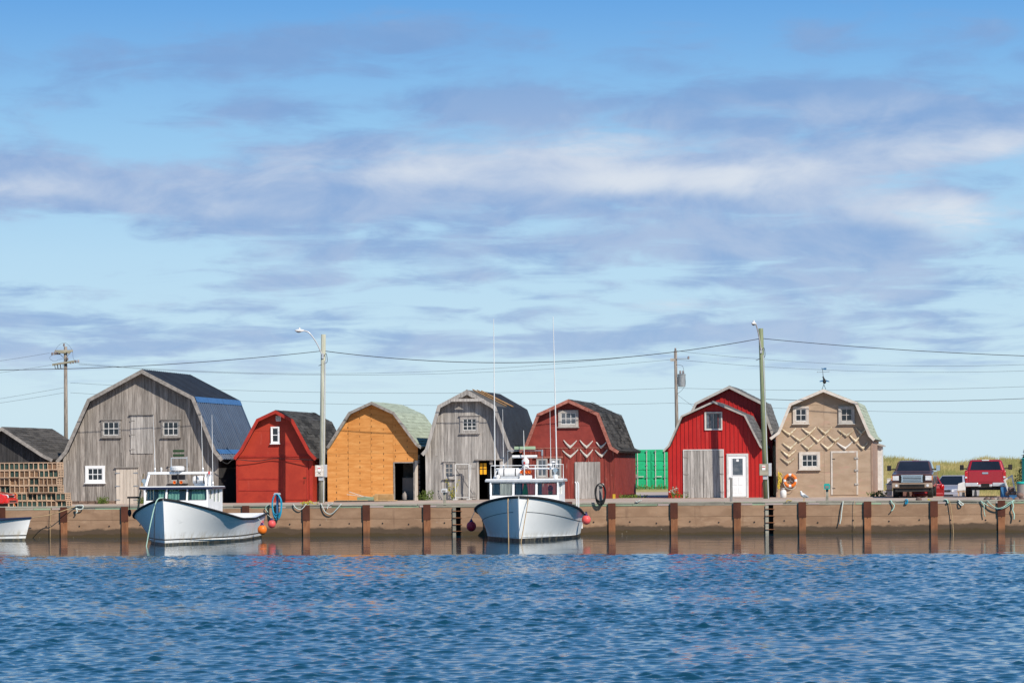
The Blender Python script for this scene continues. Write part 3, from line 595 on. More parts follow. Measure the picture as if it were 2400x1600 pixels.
class Shed:
    def __init__(s, name, label, cat, t, roof, wall, base_py, rear, ov=0.42, th=0.08, group=None):
        """roof: outline in photo px from left eave to right eave; wall: px of its two edges; rear: px x of the far end of the ridge"""
        s.t = t; pk = min(roof, key=lambda p: p[1]); s.s0 = at(pk[0], pk[1], t)[0]
        s.zg = ground(s.s0, t); s.root = thing(name, label, cat, W(s.s0, t, s.zg), group=group); s.ov = ov
        s.P = [s.pt(p[0], p[1], t - ov) for p in roof]
        s.ip = s.P.index(max(s.P, key=lambda p: p[1]))
        s.x0, s.x1 = s.pt(wall[0], base_py)[0], s.pt(wall[1], base_py)[0]
        s.zb = -0.04
        s.D = rear if rear < 60 else depth_to(pk[0], pk[1], t - ov, rear)
        s.in_line = offset_line(s.P, th + 0.02); s.th = th
    def pt(s, px, py, t=None):
        a, z = at(px, py, s.t if t is None else t); return (a - s.s0, z - s.zg)
    def rect(s, r):
        x0, y0, x1, y1 = r; cx, cy = (x0 + x1) / 2, (y0 + y1) / 2
        return s.pt(x0, cy)[0], s.pt(x1, cy)[0], s.pt(cx, y1)[1], s.pt(cx, y0)[1]
    def body(s, mat, hollow=False, inner='interior', back=None):
        L = s.in_line
        top = [(s.x0, line_z(L, s.x0))] + [p for p in L if s.x0 < p[0] < s.x1] + [(s.x1, line_z(L, s.x1))]
        poly = [(s.x0, s.zb), (s.x1, s.zb)] + list(reversed(top))
        if not hollow:
            MB().prism(poly, 0.0, s.D).build('wall', mat, s.root)
        else:
            for x0, x1, a in ((s.x0, s.x0 + 0.12, 0), (s.x1 - 0.12, s.x1, 1)):
                MB().box(x0, x1, 0.0, s.D, s.zb, line_z(L, (x0 + x1) / 2) - 0.02).build('side_wall', mat, s.root)
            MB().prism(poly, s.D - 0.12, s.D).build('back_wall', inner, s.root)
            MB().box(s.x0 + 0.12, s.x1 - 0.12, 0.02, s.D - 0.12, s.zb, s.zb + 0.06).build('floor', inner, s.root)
    def roof(s, mat, rake, rake_w=0.16, extra=0.15):
        inn = offset_line(s.P, s.th)
        s.rf = MB().prism(list(s.P) + list(reversed(inn)), -s.ov, s.D + extra).build('roof', mat, s.root)
        r2 = offset_line(s.P, rake_w); up = offset_line(s.P, -0.012)
        for i in range(len(s.P) - 1):
            MB().prism([r2[i], r2[i + 1], up[i + 1], up[i]], -s.ov - 0.035, -s.ov - 0.002).build('rake_board', rake, s.root)
    def right_slopes(s): return [(s.P[i], s.P[i + 1]) for i in range(s.ip, len(s.P) - 1)]
    def shingles(s, mat, long_=0.95, expo=0.17, seed=1, mess=0.0):
        rng = random.Random(seed)
        nrow = sum(max(1, round(math.dist(a, b) / expo)) for a, b in s.right_slopes()); Ltot = s.D + s.ov + 0.12
        per = max(4, min(round(Ltot / long_), int((298 - nrow / 2) // nrow))); ln = Ltot / per
        me = MB().box(-ln / 2, ln / 2, 0, expo * 1.12, 0, 0.014).mesh('shingle'); me.materials.append(MATS[mat])
        for a, b in s.right_slopes():
            L = math.dist(a, b); n = max(1, round(L / expo)); ang = atan2(b[1] - a[1], b[0] - a[0])
            nx, nz = -sin(ang), cos(ang)
            for j in range(n):
                f = (j + 1) / n; px, pz = a[0] + (b[0] - a[0]) * f, a[1] + (b[1] - a[1]) * f
                for i in range(per + j % 2):                 # every other course starts and ends with a half one
                    half = j % 2 and i in (0, per)
                    y = -s.ov + (ln * (i + 0.5) if not j % 2 else ln * 0.25 if i == 0 else Ltot - ln * 0.25 if i == per else ln * i)
                    o = put('shingle', me, None, s.rf)
                    lift = 0.006 + rng.uniform(0, 0.012) + (0.03 if rng.random() < mess else 0)
                    # local x -> along the shed (y), local y -> up the slope, local z -> out of the roof
                    m = Matrix(((0, -cos(ang), nx, px + nx * lift), (1, 0, 0, y), (0, -sin(ang), nz, pz + nz * lift), (0, 0, 0, 1)))
                    tilt = Matrix.Rotation(-0.05, 4, 'X')
                    o.matrix_local = m @ tilt @ Matrix.Diagonal((0.5 if half else 1.0, 1, 1, 1))
    def sheets(s, mat, pitch=0.36, wide=1.08, amp=0.02, slopes=None, y0=None):
        y0 = -s.ov if y0 is None else y0
        for a, b in (slopes or s.right_slopes()):
            ang = atan2(b[1] - a[1], b[0] - a[0]); nx, nz = -sin(ang), cos(ang)
            y = y0
            while y < s.D + 0.1:
                y2 = min(y + wide, s.D + 0.15); m = MB(); n = 24; vs = []
                for i in range(n + 1):
                    yy = y + (y2 - y) * i / n; ph = (yy / pitch) % 1.0
                    h = 0.012 + amp * (1.0 if ph < 0.22 else 0.75 if ph < 0.3 else 0.0)
                    for p in (a, b): vs.append((p[0] + nx * h, yy, p[1] + nz * h))
                m.add(vs, [(2 * i, 2 * i + 1, 2 * i + 3, 2 * i + 2) for i in range(n)])
                m.build('roof_sheet', mat, s.rf); y = y2
    def boards(s, mat, width, seed, x0=None, x1=None, z0=None, z1=99.0, y=-0.006, th=0.024, gap=0.008, holes=(), split=0.09, name='board'):
        rng = random.Random(seed); x = s.x0 if x0 is None else x0; xe = s.x1 if x1 is None else x1; zb = s.zb if z0 is None else z0
        while x < xe - 0.02:
            w = width * rng.uniform(0.75, 1.25); x2 = min(x + w, xe)
            if xe - x2 < 0.05: x2 = xe
            spans = [(zb, z1)]
            for (hx0, hx1, hz0, hz1) in holes:
                if hx1 > x + 0.03 and hx0 < x2 - 0.03:
                    spans = [q for (a, b) in spans for q in ((a, min(b, hz0)), (max(a, hz1), b)) if q[1] - q[0] > 0.02]
            if split and rng.random() < split and len(spans) == 1 and z1 > 50:
                c = rng.uniform(1.6, 3.2); spans = [(spans[0][0], c), (c + 0.006, spans[0][1])]
            for a, b in spans:
                pl = cell_poly(x + gap / 2, x2 - gap / 2, a, b, s.in_line)
                if pl:
                    yy = y - rng.uniform(0, 0.014); MB().prism(pl, yy - th, yy).build(name, mat, s.root)
            x = x2
    def panels(s, mat, xs, zs, y=-0.004, th=0.012, name='panel', seed=0, holes=()):
        rng = random.Random(seed)
        for a, b in zip(xs[:-1], xs[1:]):
            for c, d in zip(zs[:-1], zs[1:]):
                sub = [(a, b, c, d)]
                for (hx0, hx1, hz0, hz1) in holes:
                    nw = []
                    for (p, q, u, v) in sub:
                        if hx1 <= p or hx0 >= q or hz1 <= u or hz0 >= v: nw.append((p, q, u, v)); continue
                        if p < hx0: nw.append((p, hx0, u, v))
                        if q > hx1: nw.append((hx1, q, u, v))
                        m0, m1 = max(p, hx0), min(q, hx1)
                        if v > hz1: nw.append((m0, m1, hz1, v))
                        if u < hz0: nw.append((m0, m1, u, hz0))
                    sub = nw
                for (p, q, u, v) in sub:
                    pl = cell_poly(max(p, s.x0) + 0.004, min(q, s.x1) - 0.004, u + 0.004, v - 0.004, s.in_line) if q > s.x0 and p < s.x1 else None
                    if pl: yy = y - rng.uniform(0, 0.004); MB().prism(pl, yy - th, yy).build(name, mat, s.root)
    def window(s, r, nx=2, nz=2, frame='trim_white', sash='trim_white', fw=0.09, glass='glass_dark', sill=True, label=None, hood=False, y=-0.03):
        x0, x1, z0, z1 = s.rect(r); w = MB()
        w.box(x0, x0 + fw, y - 0.07, y, z0, z1).box(x1 - fw, x1, y - 0.07, y, z0, z1).box(x0 + fw, x1 - fw, y - 0.068, y, z1 - fw, z1).box(x0 + fw, x1 - fw, y - 0.068, y, z0, z0 + fw)
        f = w.build('window', frame, s.root)
        if label: f['label'] = label
        if sill: MB().box(x0 - 0.04, x1 + 0.04, y - 0.13, y, z0 - 0.045, z0 - 0.002).build('sill', frame, f)
        if hood: MB().box(x0 - 0.05, x1 + 0.05, y - 0.12, y, z1 + 0.002, z1 + 0.035).build('drip_cap', frame, f)
        a, b, c, d = x0 + fw, x1 - fw, z0 + fw, z1 - fw; mu = 0.035
        sm = MB().box(a, a + mu, y - 0.045, y - 0.002, c, d).box(b - mu, b, y - 0.045, y - 0.002, c, d).box(a + mu, b - mu, y - 0.044, y - 0.002, c, c + mu).box(a + mu, b - mu, y - 0.044, y - 0.002, d - mu, d)
        for i in range(1, nx): xx = a + (b - a) * i / nx; sm.box(xx - mu / 2, xx + mu / 2, y - 0.042, y - 0.003, c + mu, d - mu)
        for j in range(1, nz): zz = c + (d - c) * j / nz; sm.box(a + mu, b - mu, y - 0.040, y - 0.004, zz - mu / 2, zz + mu / 2)
        sm.build('muntins', sash, f)
        pw, ph = (b - a) / nx, (d - c) / nz
        pm = MB().box(-pw / 2 + 0.008, pw / 2 - 0.008, y - 0.024, y - 0.012, -ph / 2 + 0.008, ph / 2 - 0.008).mesh('pane'); pm.materials.append(MATS[glass])
        for i in range(nx):
            for j in range(nz):
                o = put('pane', pm, None, f); o.location = (a + pw * (i + 0.5), 0, c + ph * (j + 0.5))
        return f
    def door(s, r, mat, n=6, y=-0.03, frame=None, fw=0.09, hinge='right', label=None, hmat='black_metal', seed=2, cap=None):
        x0, x1, z0, z1 = s.rect(r); z0 = max(z0, s.zb + 0.02); rng = random.Random(seed)
        d = MB().box(x0 + 0.002, x1 - 0.002, y - 0.012, y, z0, z1).build('door', 'interior_wood', s.root)
        if label: d['label'] = label
        w = (x1 - x0) / n
        for i in range(n): MB().box(x0 + w * i + 0.004, x0 + w * (i + 1) - 0.004, y - 0.042 - rng.uniform(0, 0.008), y - 0.012, z0 + rng.uniform(0, 0.02), z1).build('plank', mat, d)
        if frame:
            fr = MB().box(x0 - fw, x0 - 0.003, y - 0.06, y, z0 - 0.02, z1 + fw).box(x1 + 0.003, x1 + fw, y - 0.06, y, z0 - 0.02, z1 + fw).box(x0 - 0.003, x1 + 0.003, y - 0.058, y, z1 + 0.003, z1 + fw); fr.build('door_frame', frame, d)
        if cap: MB().box(x0 - 0.06, x1 + 0.06, y - 0.13, y, z1 + 0.01, z1 + 0.05).build('drip_cap', cap, d)
        hs = {'right': [x1], 'left': [x0], 'both': [x0, x1], None: []}[hinge]
        for hx in hs:
            sg = 1 if hx == x0 else -1
            for f in (0.12, 0.5, 0.86) if z1 - z0 > 1.5 else (0.12, 0.86):
                zz = z0 + (z1 - z0) * f
                MB().prism([(hx - sg * 0.03, zz - 0.035), (hx + sg * 0.22, zz - 0.012), (hx + sg * 0.22, zz + 0.012), (hx - sg * 0.03, zz + 0.035)], y - 0.064, y - 0.05).build('hinge', hmat, d)
        return d

SHEDS = {}
# --- big grey barn with the blue roof
b = Shed('barn', 'big weathered grey plank barn with navy metal roof, leftmost gambrel barn', 'barn', 17,
         [(131, 1080), (151, 1057), (205, 935), (332, 866), (454.5, 930), (505, 1054), (523, 1076)], (149, 513), 1178, 437.6, ov=0.5)
SHEDS['grey'] = b
b.body('wood_dark'); b.roof('metal_black', 'wood_trim', 0.17); sl = b.right_slopes(); b.sheets('metal_navy', pitch=0.40, wide=1.2, amp=0.05, slopes=sl[1:]); b.sheets('metal_black', pitch=0.40, wide=1.2, amp=0.03, slopes=sl[:1])
for i in (3, 4):   # blue flashing along the knees of the roof
    a, c = b.P[i + 1], b.P[i + 2]; L = math.dist(a, c); ux, uz = (c[0] - a[0]) / L, (c[1] - a[1]) / L; nx, nz = -uz * -1, ux
    nx, nz = -(uz), ux
    q = lambda k, h: (a[0] + ux * k + nx * h, a[1] + uz * k + nz * h)
    MB().prism([q(0, 0.05), q(0.30, 0.05), q(0.30, 0.062), q(0, 0.062)], -b.ov - 0.01, b.D + 0.16).build('flashing', 'metal_blue', b.rf)
b.boards('wood_grey', 0.20, 4, z0=0.16)
rng = random.Random(9); x = b.x0     # stone footing, single stones
while x < b.x1 - 0.1:
    w = rng.uniform(0.22, 0.5)
    for z0, z1 in ((-0.08, 0.06), (0.065, 0.155)):
        MB().box(x, min(x + w - 0.015, b.x1), -0.03 - rng.uniform(0, 0.03), 0.0, z0, z1).build('footing_stone', 'stone', b.root, bevel=0.02, seg=1)
    x += w
b.window((239, 984, 284, 1024), 3, 2, 'wood_trim', 'trim_white', 0.10, sill=True, hood=True)
b.window((379.5, 984, 423, 1024), 3, 2, 'wood_trim', 'trim_white', 0.10, sill=True, hood=True)
b.window((201, 1091, 247, 1131), 3, 2, 'white_paint', 'white_paint', 0.13, sill=True, label='white framed six pane window')
b.window((396, 1092, 441, 1130), 2, 2, 'wood_trim', 'trim_grey', 0.10, hood=True)
b.door((307, 973, 359, 1063), 'wood_silver', 7, cap='wood_trim', hinge='left', label='grey loft door', hmat='wood_trim')
b.door((273, 1096, 323, 1181), 'wood_pale', 6, cap='wood_trim', hinge='both', label='pale unpainted plank door', hmat='galvanised', seed=5)

# --- low dark shingled shed at the left edge
b = Shed('shed', 'low dark shed with black shingle roof behind the lobster traps', 'shed', 16.5,
         [(-122, 1075), (4, 1001), (100, 1064), (124, 1076)], (-112, 108), 1180, 116, ov=0.45)
b.body('wood_dark'); b.roof('shingle_brown', 'wood_trim', 0.15); b.shingles('shingle_brown', 1.0, 0.22, 5)
b.boards('wood_dark', 0.22, 14)

# --- small red barn
b = Shed('barn', 'small bright red panelled barn with dark shingle roof beside the first lamp pole', 'barn', 17,
         [(546.8, 1073), (563, 1053), (601.4, 982), (645, 961.4), (687, 983), (727, 1058), (742, 1074)], (556, 733), 1174, 732.5, ov=0.42)
SHEDS['red1'] = b
b.body('paint_red'); b.roof('shingle_dark', 'trim_red', 0.15); b.shingles('shingle_dark', 0.9, 0.17, 2, 0.03)
zt = b.pt(645, 1070)[1]
b.panels('paint_red', [b.x0, b.pt(655, 1100)[0], b.x1], [b.zb, b.pt(600, 1149)[1], b.pt(600, 1122)[1], zt, b.pt(600, 1010)[1], 9], seed=3)
MB().box(b.x0 - 0.02, b.x1 + 0.02, -0.055, -0.017, zt - 0.02, zt + 0.08).build('belt_board', 'trim_red', b.root)
for py in (1122, 1149):
    z = b.pt(600, py)[1]; MB().box(b.x0, b.pt(658, py)[0], -0.04, -0.017, z - 0.02, z + 0.035).build('batten', 'trim_red', b.root)
for x0, x1 in ((b.x0 - 0.03, b.x0 + 0.07), (b.x1 - 0.16, b.x1 + 0.02)): MB().box(x0, x1, -0.05, -0.018, b.zb, zt - 0.022).build('corner_board', 'trim_red', b.root)
b.window((635.7, 999.6, 655.6, 1038.6), 1, 2, 'white_paint', 'white_paint', 0.06, sill=True)
x0, x1, z0, z1 = b.rect((647, 974.6, 658.6, 986.4)); v = MB().box(x0, x1, -0.06, -0.015, z0, z1).build('vent', 'white_paint', b.root)
for k in range(4): MB().box(x0 + 0.03, x1 - 0.03, -0.072, -0.060, z0 + 0.04 + k * 0.05, z0 + 0.065 + k * 0.05).build('louvre', 'trim_grey', v)
x0, x1, z0, z1 = b.rect((662, 1081, 719, 1170)); d = MB().box(x0, x1, -0.05, -0.018, z0, z1).build('door', 'paint_red', b.root)
MB().box(x0 - 0.07, x0 - 0.005, -0.06, -0.017, z0, z1 + 0.07).box(x1 + 0.005, x1 + 0.07, -0.06, -0.017, z0, z1 + 0.07).box(x0 - 0.005, x1 + 0.005, -0.06, -0.017, z1 + 0.005, z1 + 0.07).build('door_frame', 'trim_red', d)
MB().box(x1 - 0.16, x1 - 0.02, -0.075, -0.05, (z0 + z1) / 2 + 0.1, (z0 + z1) / 2 + 0.16).tube([(x1 - 0.1, -0.05, 1.0), (x1 - 0.1, -0.11, 1.0), (x1 - 0.1, -0.11, 1.12), (x1 - 0.1, -0.05, 1.12)], 0.012).build('latch', 'rust_dark', d)

# --- plywood barn
b = Shed('barn', 'orange bare plywood barn with pale green shingle roof and open doorway', 'barn', 17.3,
         [(765, 1048), (817, 966), (870.5, 941.4), (924, 966), (978.5, 1040), (989, 1047)], (768, 980.5), 1171, 938, ov=0.45)
SHEDS['ply'] = b
hole = b.rect((925, 1084.5, 969.5, 1172)); hole = (hole[0], hole[1], b.zb - 0.01, hole[3])
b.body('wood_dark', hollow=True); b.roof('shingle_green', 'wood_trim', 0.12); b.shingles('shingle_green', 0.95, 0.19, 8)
zs = [b.zb] + [b.zb + 2.44 * k for k in (1, 2, 3)]
b.panels('plywood', [b.pt(p, 1100)[0] for p in (767, 817, 869, 922, 981)], zs, seed=4, holes=[hole], th=0.016, name='plywood_sheet')
hx0, hx1, hz0, hz1 = hole
fr = MB().box(hx0 - 0.05, hx0, -0.05, 0.12, b.zb, hz1 + 0.05).box(hx1, hx1 + 0.06, -0.05, 0.12, b.zb, hz1 + 0.05).box(hx0, hx1, -0.05, 0.12, hz1, hz1 + 0.05).build('door_frame', 'wood_trim', b.root)
MB().box(hx1 + 0.07, b.x1 - 0.01, -0.045, -0.022, b.zb, hz1 + 0.12).build('jamb_board', 'wood_pale', b.root)
for k in range(8): MB().box(b.x1 - 0.01, b.x1 + 0.05, 0.05, 0.4, 0.3 + k * 0.26, 0.5 + k * 0.26).build('side_shingle', 'wood_trim', b.root)
# things inside the doorway
o = MB().box(-0.42, 0.42, 0, 0.06, 0, 2.0).box(-0.42, -0.38, 0.06, 0.5, 0, 2.0).box(0.38, 0.42, 0.06, 0.5, 0, 2.0)
for k in range(5): o.box(-0.38, 0.38, 0.06, 0.5, 0.1 + 0.42 * k, 0.13 + 0.42 * k)
o = o.build('shelf', 'wood_trim', None); place(o, W(b.s0 + hx0 + 0.45, b.t + 2.2, b.zg + 0.02)); tag(o, 'wooden shelving just inside the dark plywood barn doorway', 'shelves')
o = MB().box(-0.35, 0.35, 0, 0.6, 0, 1.15).box(-0.33, 0.33, -0.03, 0.0, 0.42, 1.12).box(-0.33, 0.33, -0.03, 0, 0.03, 0.38).build('cabinet', 'grey_plastic', None, bevel=0.02); place(o, W(b.s0 + hx1 - 0.42, b.t + 1.0, b.zg + 0.02)); tag(o, 'grey cabinet standing inside the plywood barn doorway', 'cabinet')
o = MB().lathe([(0.14, 0), (0.165, 0.04), (0.16, 0.25), (0.11, 0.36), (0.04, 0.40), (0.04, 0.44)], 12).build('jug', 'grey_plastic', None, smooth=True); place(o, W(b.s0 + hx0 + 0.42, b.t + 0.55, b.zg + 0.02)); tag(o, 'greyish plastic jug on floor of plywood barn doorway', 'jug')

# --- silver grey plank barn, roof half stripped
b = Shed('barn', 'silver grey plank barn with corrugated black roof and open doorway', 'barn', 16.8,
         [(987, 1063), (997, 1052), (1026, 950), (1094.7, 913.3), (1162, 952), (1196, 1046), (1206, 1056)], (998, 1201), 1169, 1167.7, ov=0.48)
SHEDS['silver'] = b
hole = b.rect((1122.5, 1079, 1172, 1172)); hole = (hole[0], hole[1], b.zb - 0.01, hole[3]); hx0, hx1, hz0, hz1 = hole
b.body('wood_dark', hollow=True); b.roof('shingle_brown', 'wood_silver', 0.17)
sl = b.right_slopes(); b.sheets('metal_black', pitch=0.30, wide=0.9, amp=0.035, slopes=sl[1:]); b.sheets('metal_black', pitch=0.30, wide=0.9, amp=0.03, slopes=sl[:1], y0=b.D * 0.34)
b.boards('wood_silver', 0.165, 21, holes=[hole])
z0 = b.pt(1094, 941)[1]; z1 = b.pt(1094, 934.5)[1]
MB().box(b.pt(1060, 938)[0], b.pt(1138, 938)[0], -b.ov - 0.06, -b.ov - 0.037, z0, z1).build('collar_board', 'wood_silver', b.root)
pk = b.P[b.ip]; MB().prism([(pk[0] - 0.42, pk[1] - 0.40), (pk[0] - 0.28, pk[1] - 0.40), (pk[0], pk[1] - 0.24), (pk[0] + 0.28, pk[1] - 0.40), (pk[0] + 0.42, pk[1] - 0.40), (pk[0] + 0.02, pk[1] + 0.02), (pk[0] - 0.02, pk[1] + 0.02)], -b.ov - 0.09, -b.ov - 0.062).build('gable_board', 'wood_silver', b.root)
b.window((1079, 974.5, 1123.6, 1014.4), 3, 3, 'wood_silver', 'trim_white', 0.14, hood=True, sill=True)
b.window((1040, 1082, 1066, 1121), 2, 3, 'wood_silver', 'trim_grey', 0.09, hood=True, sill=True, glass='glass_pale')
MB().box(b.pt(1114, 1076)[0], b.pt(1178, 1076)[0], -0.16, -0.03, hz1 + 0.03, hz1 + 0.09).build('drip_cap', 'wood_trim', b.root)
MB().box(hx0 - 0.09, hx0, -0.06, 0.1, b.zb, hz1 + 0.03).box(hx1, hx1 + 0.07, -0.06, 0.1, b.zb, hz1 + 0.03).build('door_frame', 'wood_silver', b.root)
dx0, dx1, dz0, dz1 = b.rect((1069, 1084, 1121, 1167)); d = MB().box(dx0, dx1 - 0.1, -0.075, -0.055, 0.03, dz1).build('door', 'interior_wood', b.root); d['label'] = 'open plank door with diagonal brace'
w = (dx1 - 0.1 - dx0) / 6
for i in range(6): MB().box(dx0 + w * i + 0.004, dx0 + w * (i + 1) - 0.004, -0.10, -0.075, 0.03, dz1).build('plank', 'wood_silver', d)
for zz in (0.14, dz1 - 0.28): MB().box(dx0, dx1 - 0.1, -0.128, -0.101, zz, zz + 0.14).build('ledge', 'wood_silver', d)
MB().prism([(dx0 + 0.02, dz1 - 0.30), (dx0 + 0.16, dz1 - 0.30), (dx1 - 0.12, 0.30), (dx1 - 0.26, 0.30)], -0.127, -0.102).build('brace', 'wood_silver', d)
x0, x1, z0, z1 = b.rect((1123.5, 1085, 1139, 1111))
d = MB().box(x0, x1, 0.16, 0.18, z0, z1).build('window', 'orange_backlit_paint', b.root); d['label'] = 'orange painted sheet standing in for a sunlit window inside the doorway'  # painted sheet, the window's backlight put into its colour
MB().box((x0 + x1) / 2 - 0.02, (x0 + x1) / 2 + 0.02, 0.14, 0.158, z0, z1).box(x0, x1, 0.141, 0.157, (z0 + z1) / 2 - 0.015, (z0 + z1) / 2 + 0.015).build('muntins', 'interior', d)
m = MB()
for k in range(9): m.box(x1 + 0.05 + k * 0.075, x1 + 0.06 + k * 0.075, 0.30, 0.31, 0.1, hz1 - 0.05)
for k in range(20): m.box(x1 + 0.03, hx1, 0.29, 0.30, 0.12 + k * 0.095, 0.13 + k * 0.095)
m.build('wire_screen', 'black_metal', b.root)
for k, (ya, yb) in enumerate(((0.8, 3.2), (2.2, 5.2), (3.6, 5.6))):      # battens left lying on the roof
    a, c = sl[0]; up_ = 0.09; L = []
    MB().tube([(a[0] + (c[0] - a[0]) * 0.05, ya, a[1] + (c[1] - a[1]) * 0.05 + up_), (c[0] - 0.03, yb, c[1] + up_)], 0.032, 4).build('roof_batten', 'wood_new', b.rf)

# --- maroon shed
b = Shed('barn', 'maroon barn with peeling lower boards, grey plank door and black shingle roof', 'barn', 17,
         [(1216, 1056), (1229.5, 1046), (1259, 969.4), (1331.8, 935.7), (1403.4, 968), (1434, 1047), (1451, 1057)], (1225, 1441), 1168, 1387, ov=0.42)
SHEDS['maroon'] = b
b.body('paint_maroon'); b.roof('shingle_dark', 'trim_maroon', 0.15); b.shingles('shingle_dark', 0.85, 0.18, 12, 0.05)
zt = b.pt(1340, 1049)[1]
b.panels('paint_maroon', [b.x0, b.x1], [zt, b.pt(1340, 998)[1], 9], th=0.02, seed=2)
b.boards('wood_maroon', 0.15, 31, z1=zt - 0.03, split=0)
rng = random.Random(4); x = b.x0 + 0.1
while x < b.x1 - 0.05: MB().box(x, x + 0.045, -0.062, -0.043, b.zb, zt - 0.05).build('batten', 'wood_maroon', b.root); x += rng.uniform(0.26, 0.34)
MB().box(b.x0, b.x1, -0.055, -0.03, zt - 0.025, zt + 0.02).build('belt_board', 'trim_maroon', b.root)
b.window((1309, 961, 1356, 1000), 3, 2, 'trim_grey', 'trim_white', 0.13, sill=True, glass='glass_pale')
for r in ((1258, 1074, 1284, 1118), (1289, 1074, 1316, 1118)): b.window(r, 2, 2, 'trim_grey', 'trim_white', 0.06, sill=True, glass='glass_pale', y=-0.05)
x0, x1, z0, z1 = b.rect((1253, 1069, 1320, 1073)); MB().box(x0, x1, -0.15, -0.045, z0, z1).build('drip_cap', 'trim_maroon', b.root)
b.door((1348, 1082, 1407.6, 1168), 'wood_silver', 8, y=-0.062, hinge=None, label='silvered plank door', seed=8)
x, z = b.pt(1373, 1076); MB().tube([(x + 0.05 * cos(a / 5 * pi), -0.08, z + 0.06 * sin(a / 5 * pi)) for a in range(11)], 0.012).build('iron_ring', 'black_metal', b.root)
MB().box(b.x1 - 0.10, b.x1 + 0.03, -0.07, 0.04, b.zb, 0.22).build('corner_footing', 'yellow_paint', b.root)
for k in range(4): MB().box(b.x1 + 0.002, b.x1 + 0.02, 0.05 + k * (b.D - 0.1) / 4 + 0.01, 0.05 + (k + 1) * (b.D - 0.1) / 4 - 0.01, b.zb, zt - 0.05).build('side_panel', 'paint_maroon', b.root)

# --- pair of bright red metal sheds
b = Shed('shed', 'tall bright red metal shed standing behind the lower red one', 'shed', 22.6,
         [(1609, 985), (1629, 943.6), (1709, 904), (1787, 943), (1815, 1022), (1826, 1040)], (1616, 1812), 1160, 1733, ov=0.4)
b.D = 6.0; SHEDS['redrear'] = b
b.body('metal_red'); b.roof('shingle_grey', 'trim_grey', 0.12); b.shingles('shingle_grey', 1.0, 0.24, 22)
x = b.x0 + 0.05
while x < b.x1 - 0.05: MB().prism(cell_poly(x, x + 0.045, b.zb, 9, b.in_line), -0.03, -0.002).build('rib', 'metal_red', b.root); x += 0.225
b = Shed('shed', 'bright red ribbed metal shed with grey double doors and a white door', 'shed', 17,
         [(1553.6, 1056), (1566, 1043), (1596.4, 974), (1671.4, 940), (1746.4, 972), (1783, 1044), (1788, 1049)], (1566, 1788), 1164, 5.2, ov=0.42)
SHEDS['redfront'] = b; b.D = 5.2
b.body('metal_red'); b.roof('shingle_grey', 'trim_grey', 0.075); b.shingles('shingle_grey', 0.9, 0.22, 23)
x = b.x0 + 0.04; dr = b.rect((1602, 1053, 1696, 1166)); wd = b.rect((1703, 1062, 1755, 1165))
while x < b.x1 - 0.05:
    for (a, c) in (((0, 9),) if not any(r[0] - 0.08 < x < r[1] + 0.05 for r in (dr, wd)) else ((max(r[3] for r in (dr, wd) if r[0] - 0.08 < x < r[1] + 0.05) + 0.08, 9),)):
        MB().prism(cell_poly(x, x + 0.045, a, c, b.in_line), -0.03, -0.002).build('rib', 'metal_red', b.root)
    x += 0.205
d = b.door((1604, 1055, 1694.5, 1166), 'wood_silver', 12, y=-0.006, frame='trim_white', fw=0.05, hinge='both', label='grey plank double door in white frame', hmat='wood_trim', seed=3)
x0, x1, z0, z1 = dr; MB().box((x0 + x1) / 2 - 0.012, (x0 + x1) / 2 + 0.012, -0.060, -0.050, 0.03, z1 - 0.06).build('door_gap', 'interior', d)
b.window((1651.8, 965, 1693, 1007.5), 2, 1, 'trim_white', 'trim_grey', 0.05, glass='glass_pale', sill=False, y=-0.006)
x0, x1, z0, z1 = b.rect((1703.6, 1062.5, 1754.3, 1164)); z0 = 0.0
d = MB().box(x0 + 0.10, x1 - 0.10, -0.045, -0.004, 0.06, z1 - 0.10).build('door', 'white_paint', b.root); d['label'] = 'white house door with glass panel'
MB().box(x0, x0 + 0.10, -0.075, -0.002, -0.02, z1).box(x1 - 0.10, x1, -0.075, -0.002, -0.02, z1).box(x0 + 0.10, x1 - 0.10, -0.074, -0.002, z1 - 0.10, z1).build('door_frame', 'trim_white', d)
MB().box(x0 + 0.1, x1 - 0.1, -0.09, -0.002, -0.0, 0.05).build('threshold', 'trim_grey', d)
g0, g1, g2, g3 = b.rect((1717, 1074, 1741, 1113)); MB().box(g0, g1, -0.056, -0.046, g2, g3).build('pane', 'glass_pale', d)
MB().box(g0 - 0.03, g0, -0.062, -0.046, g2 - 0.03, g3 + 0.03).box(g1, g1 + 0.03, -0.062, -0.046, g2 - 0.03, g3 + 0.03).box(g0, g1, -0.061, -0.046, g3, g3 + 0.03).box(g0, g1, -0.061, -0.046, g2 - 0.03, g2).build('glass_frame', 'white_paint', d)
cxm = (g0 + g1) / 2
for (u0, u1, v0, v1) in ((g0, cxm - 0.03, 0.62, g2 - 0.10), (cxm + 0.03, g1, 0.62, g2 - 0.10), (g0, cxm - 0.03, 0.2, 0.54), (cxm + 0.03, g1, 0.2, 0.54)):
    MB().box(u0, u1, -0.054, -0.046, v0, v1).build('door_panel', 'white_paint', d, bevel=0.006)
MB().ball((x0 + 0.17, -0.085, 1.0), 0.035, 10).build('knob', 'galvanised', d, smooth=True)
MB().box(cxm - 0.06, cxm + 0.06, -0.062, -0.056, g3 - 0.15, g3 - 0.03).build('notice', 'white_paint', d)

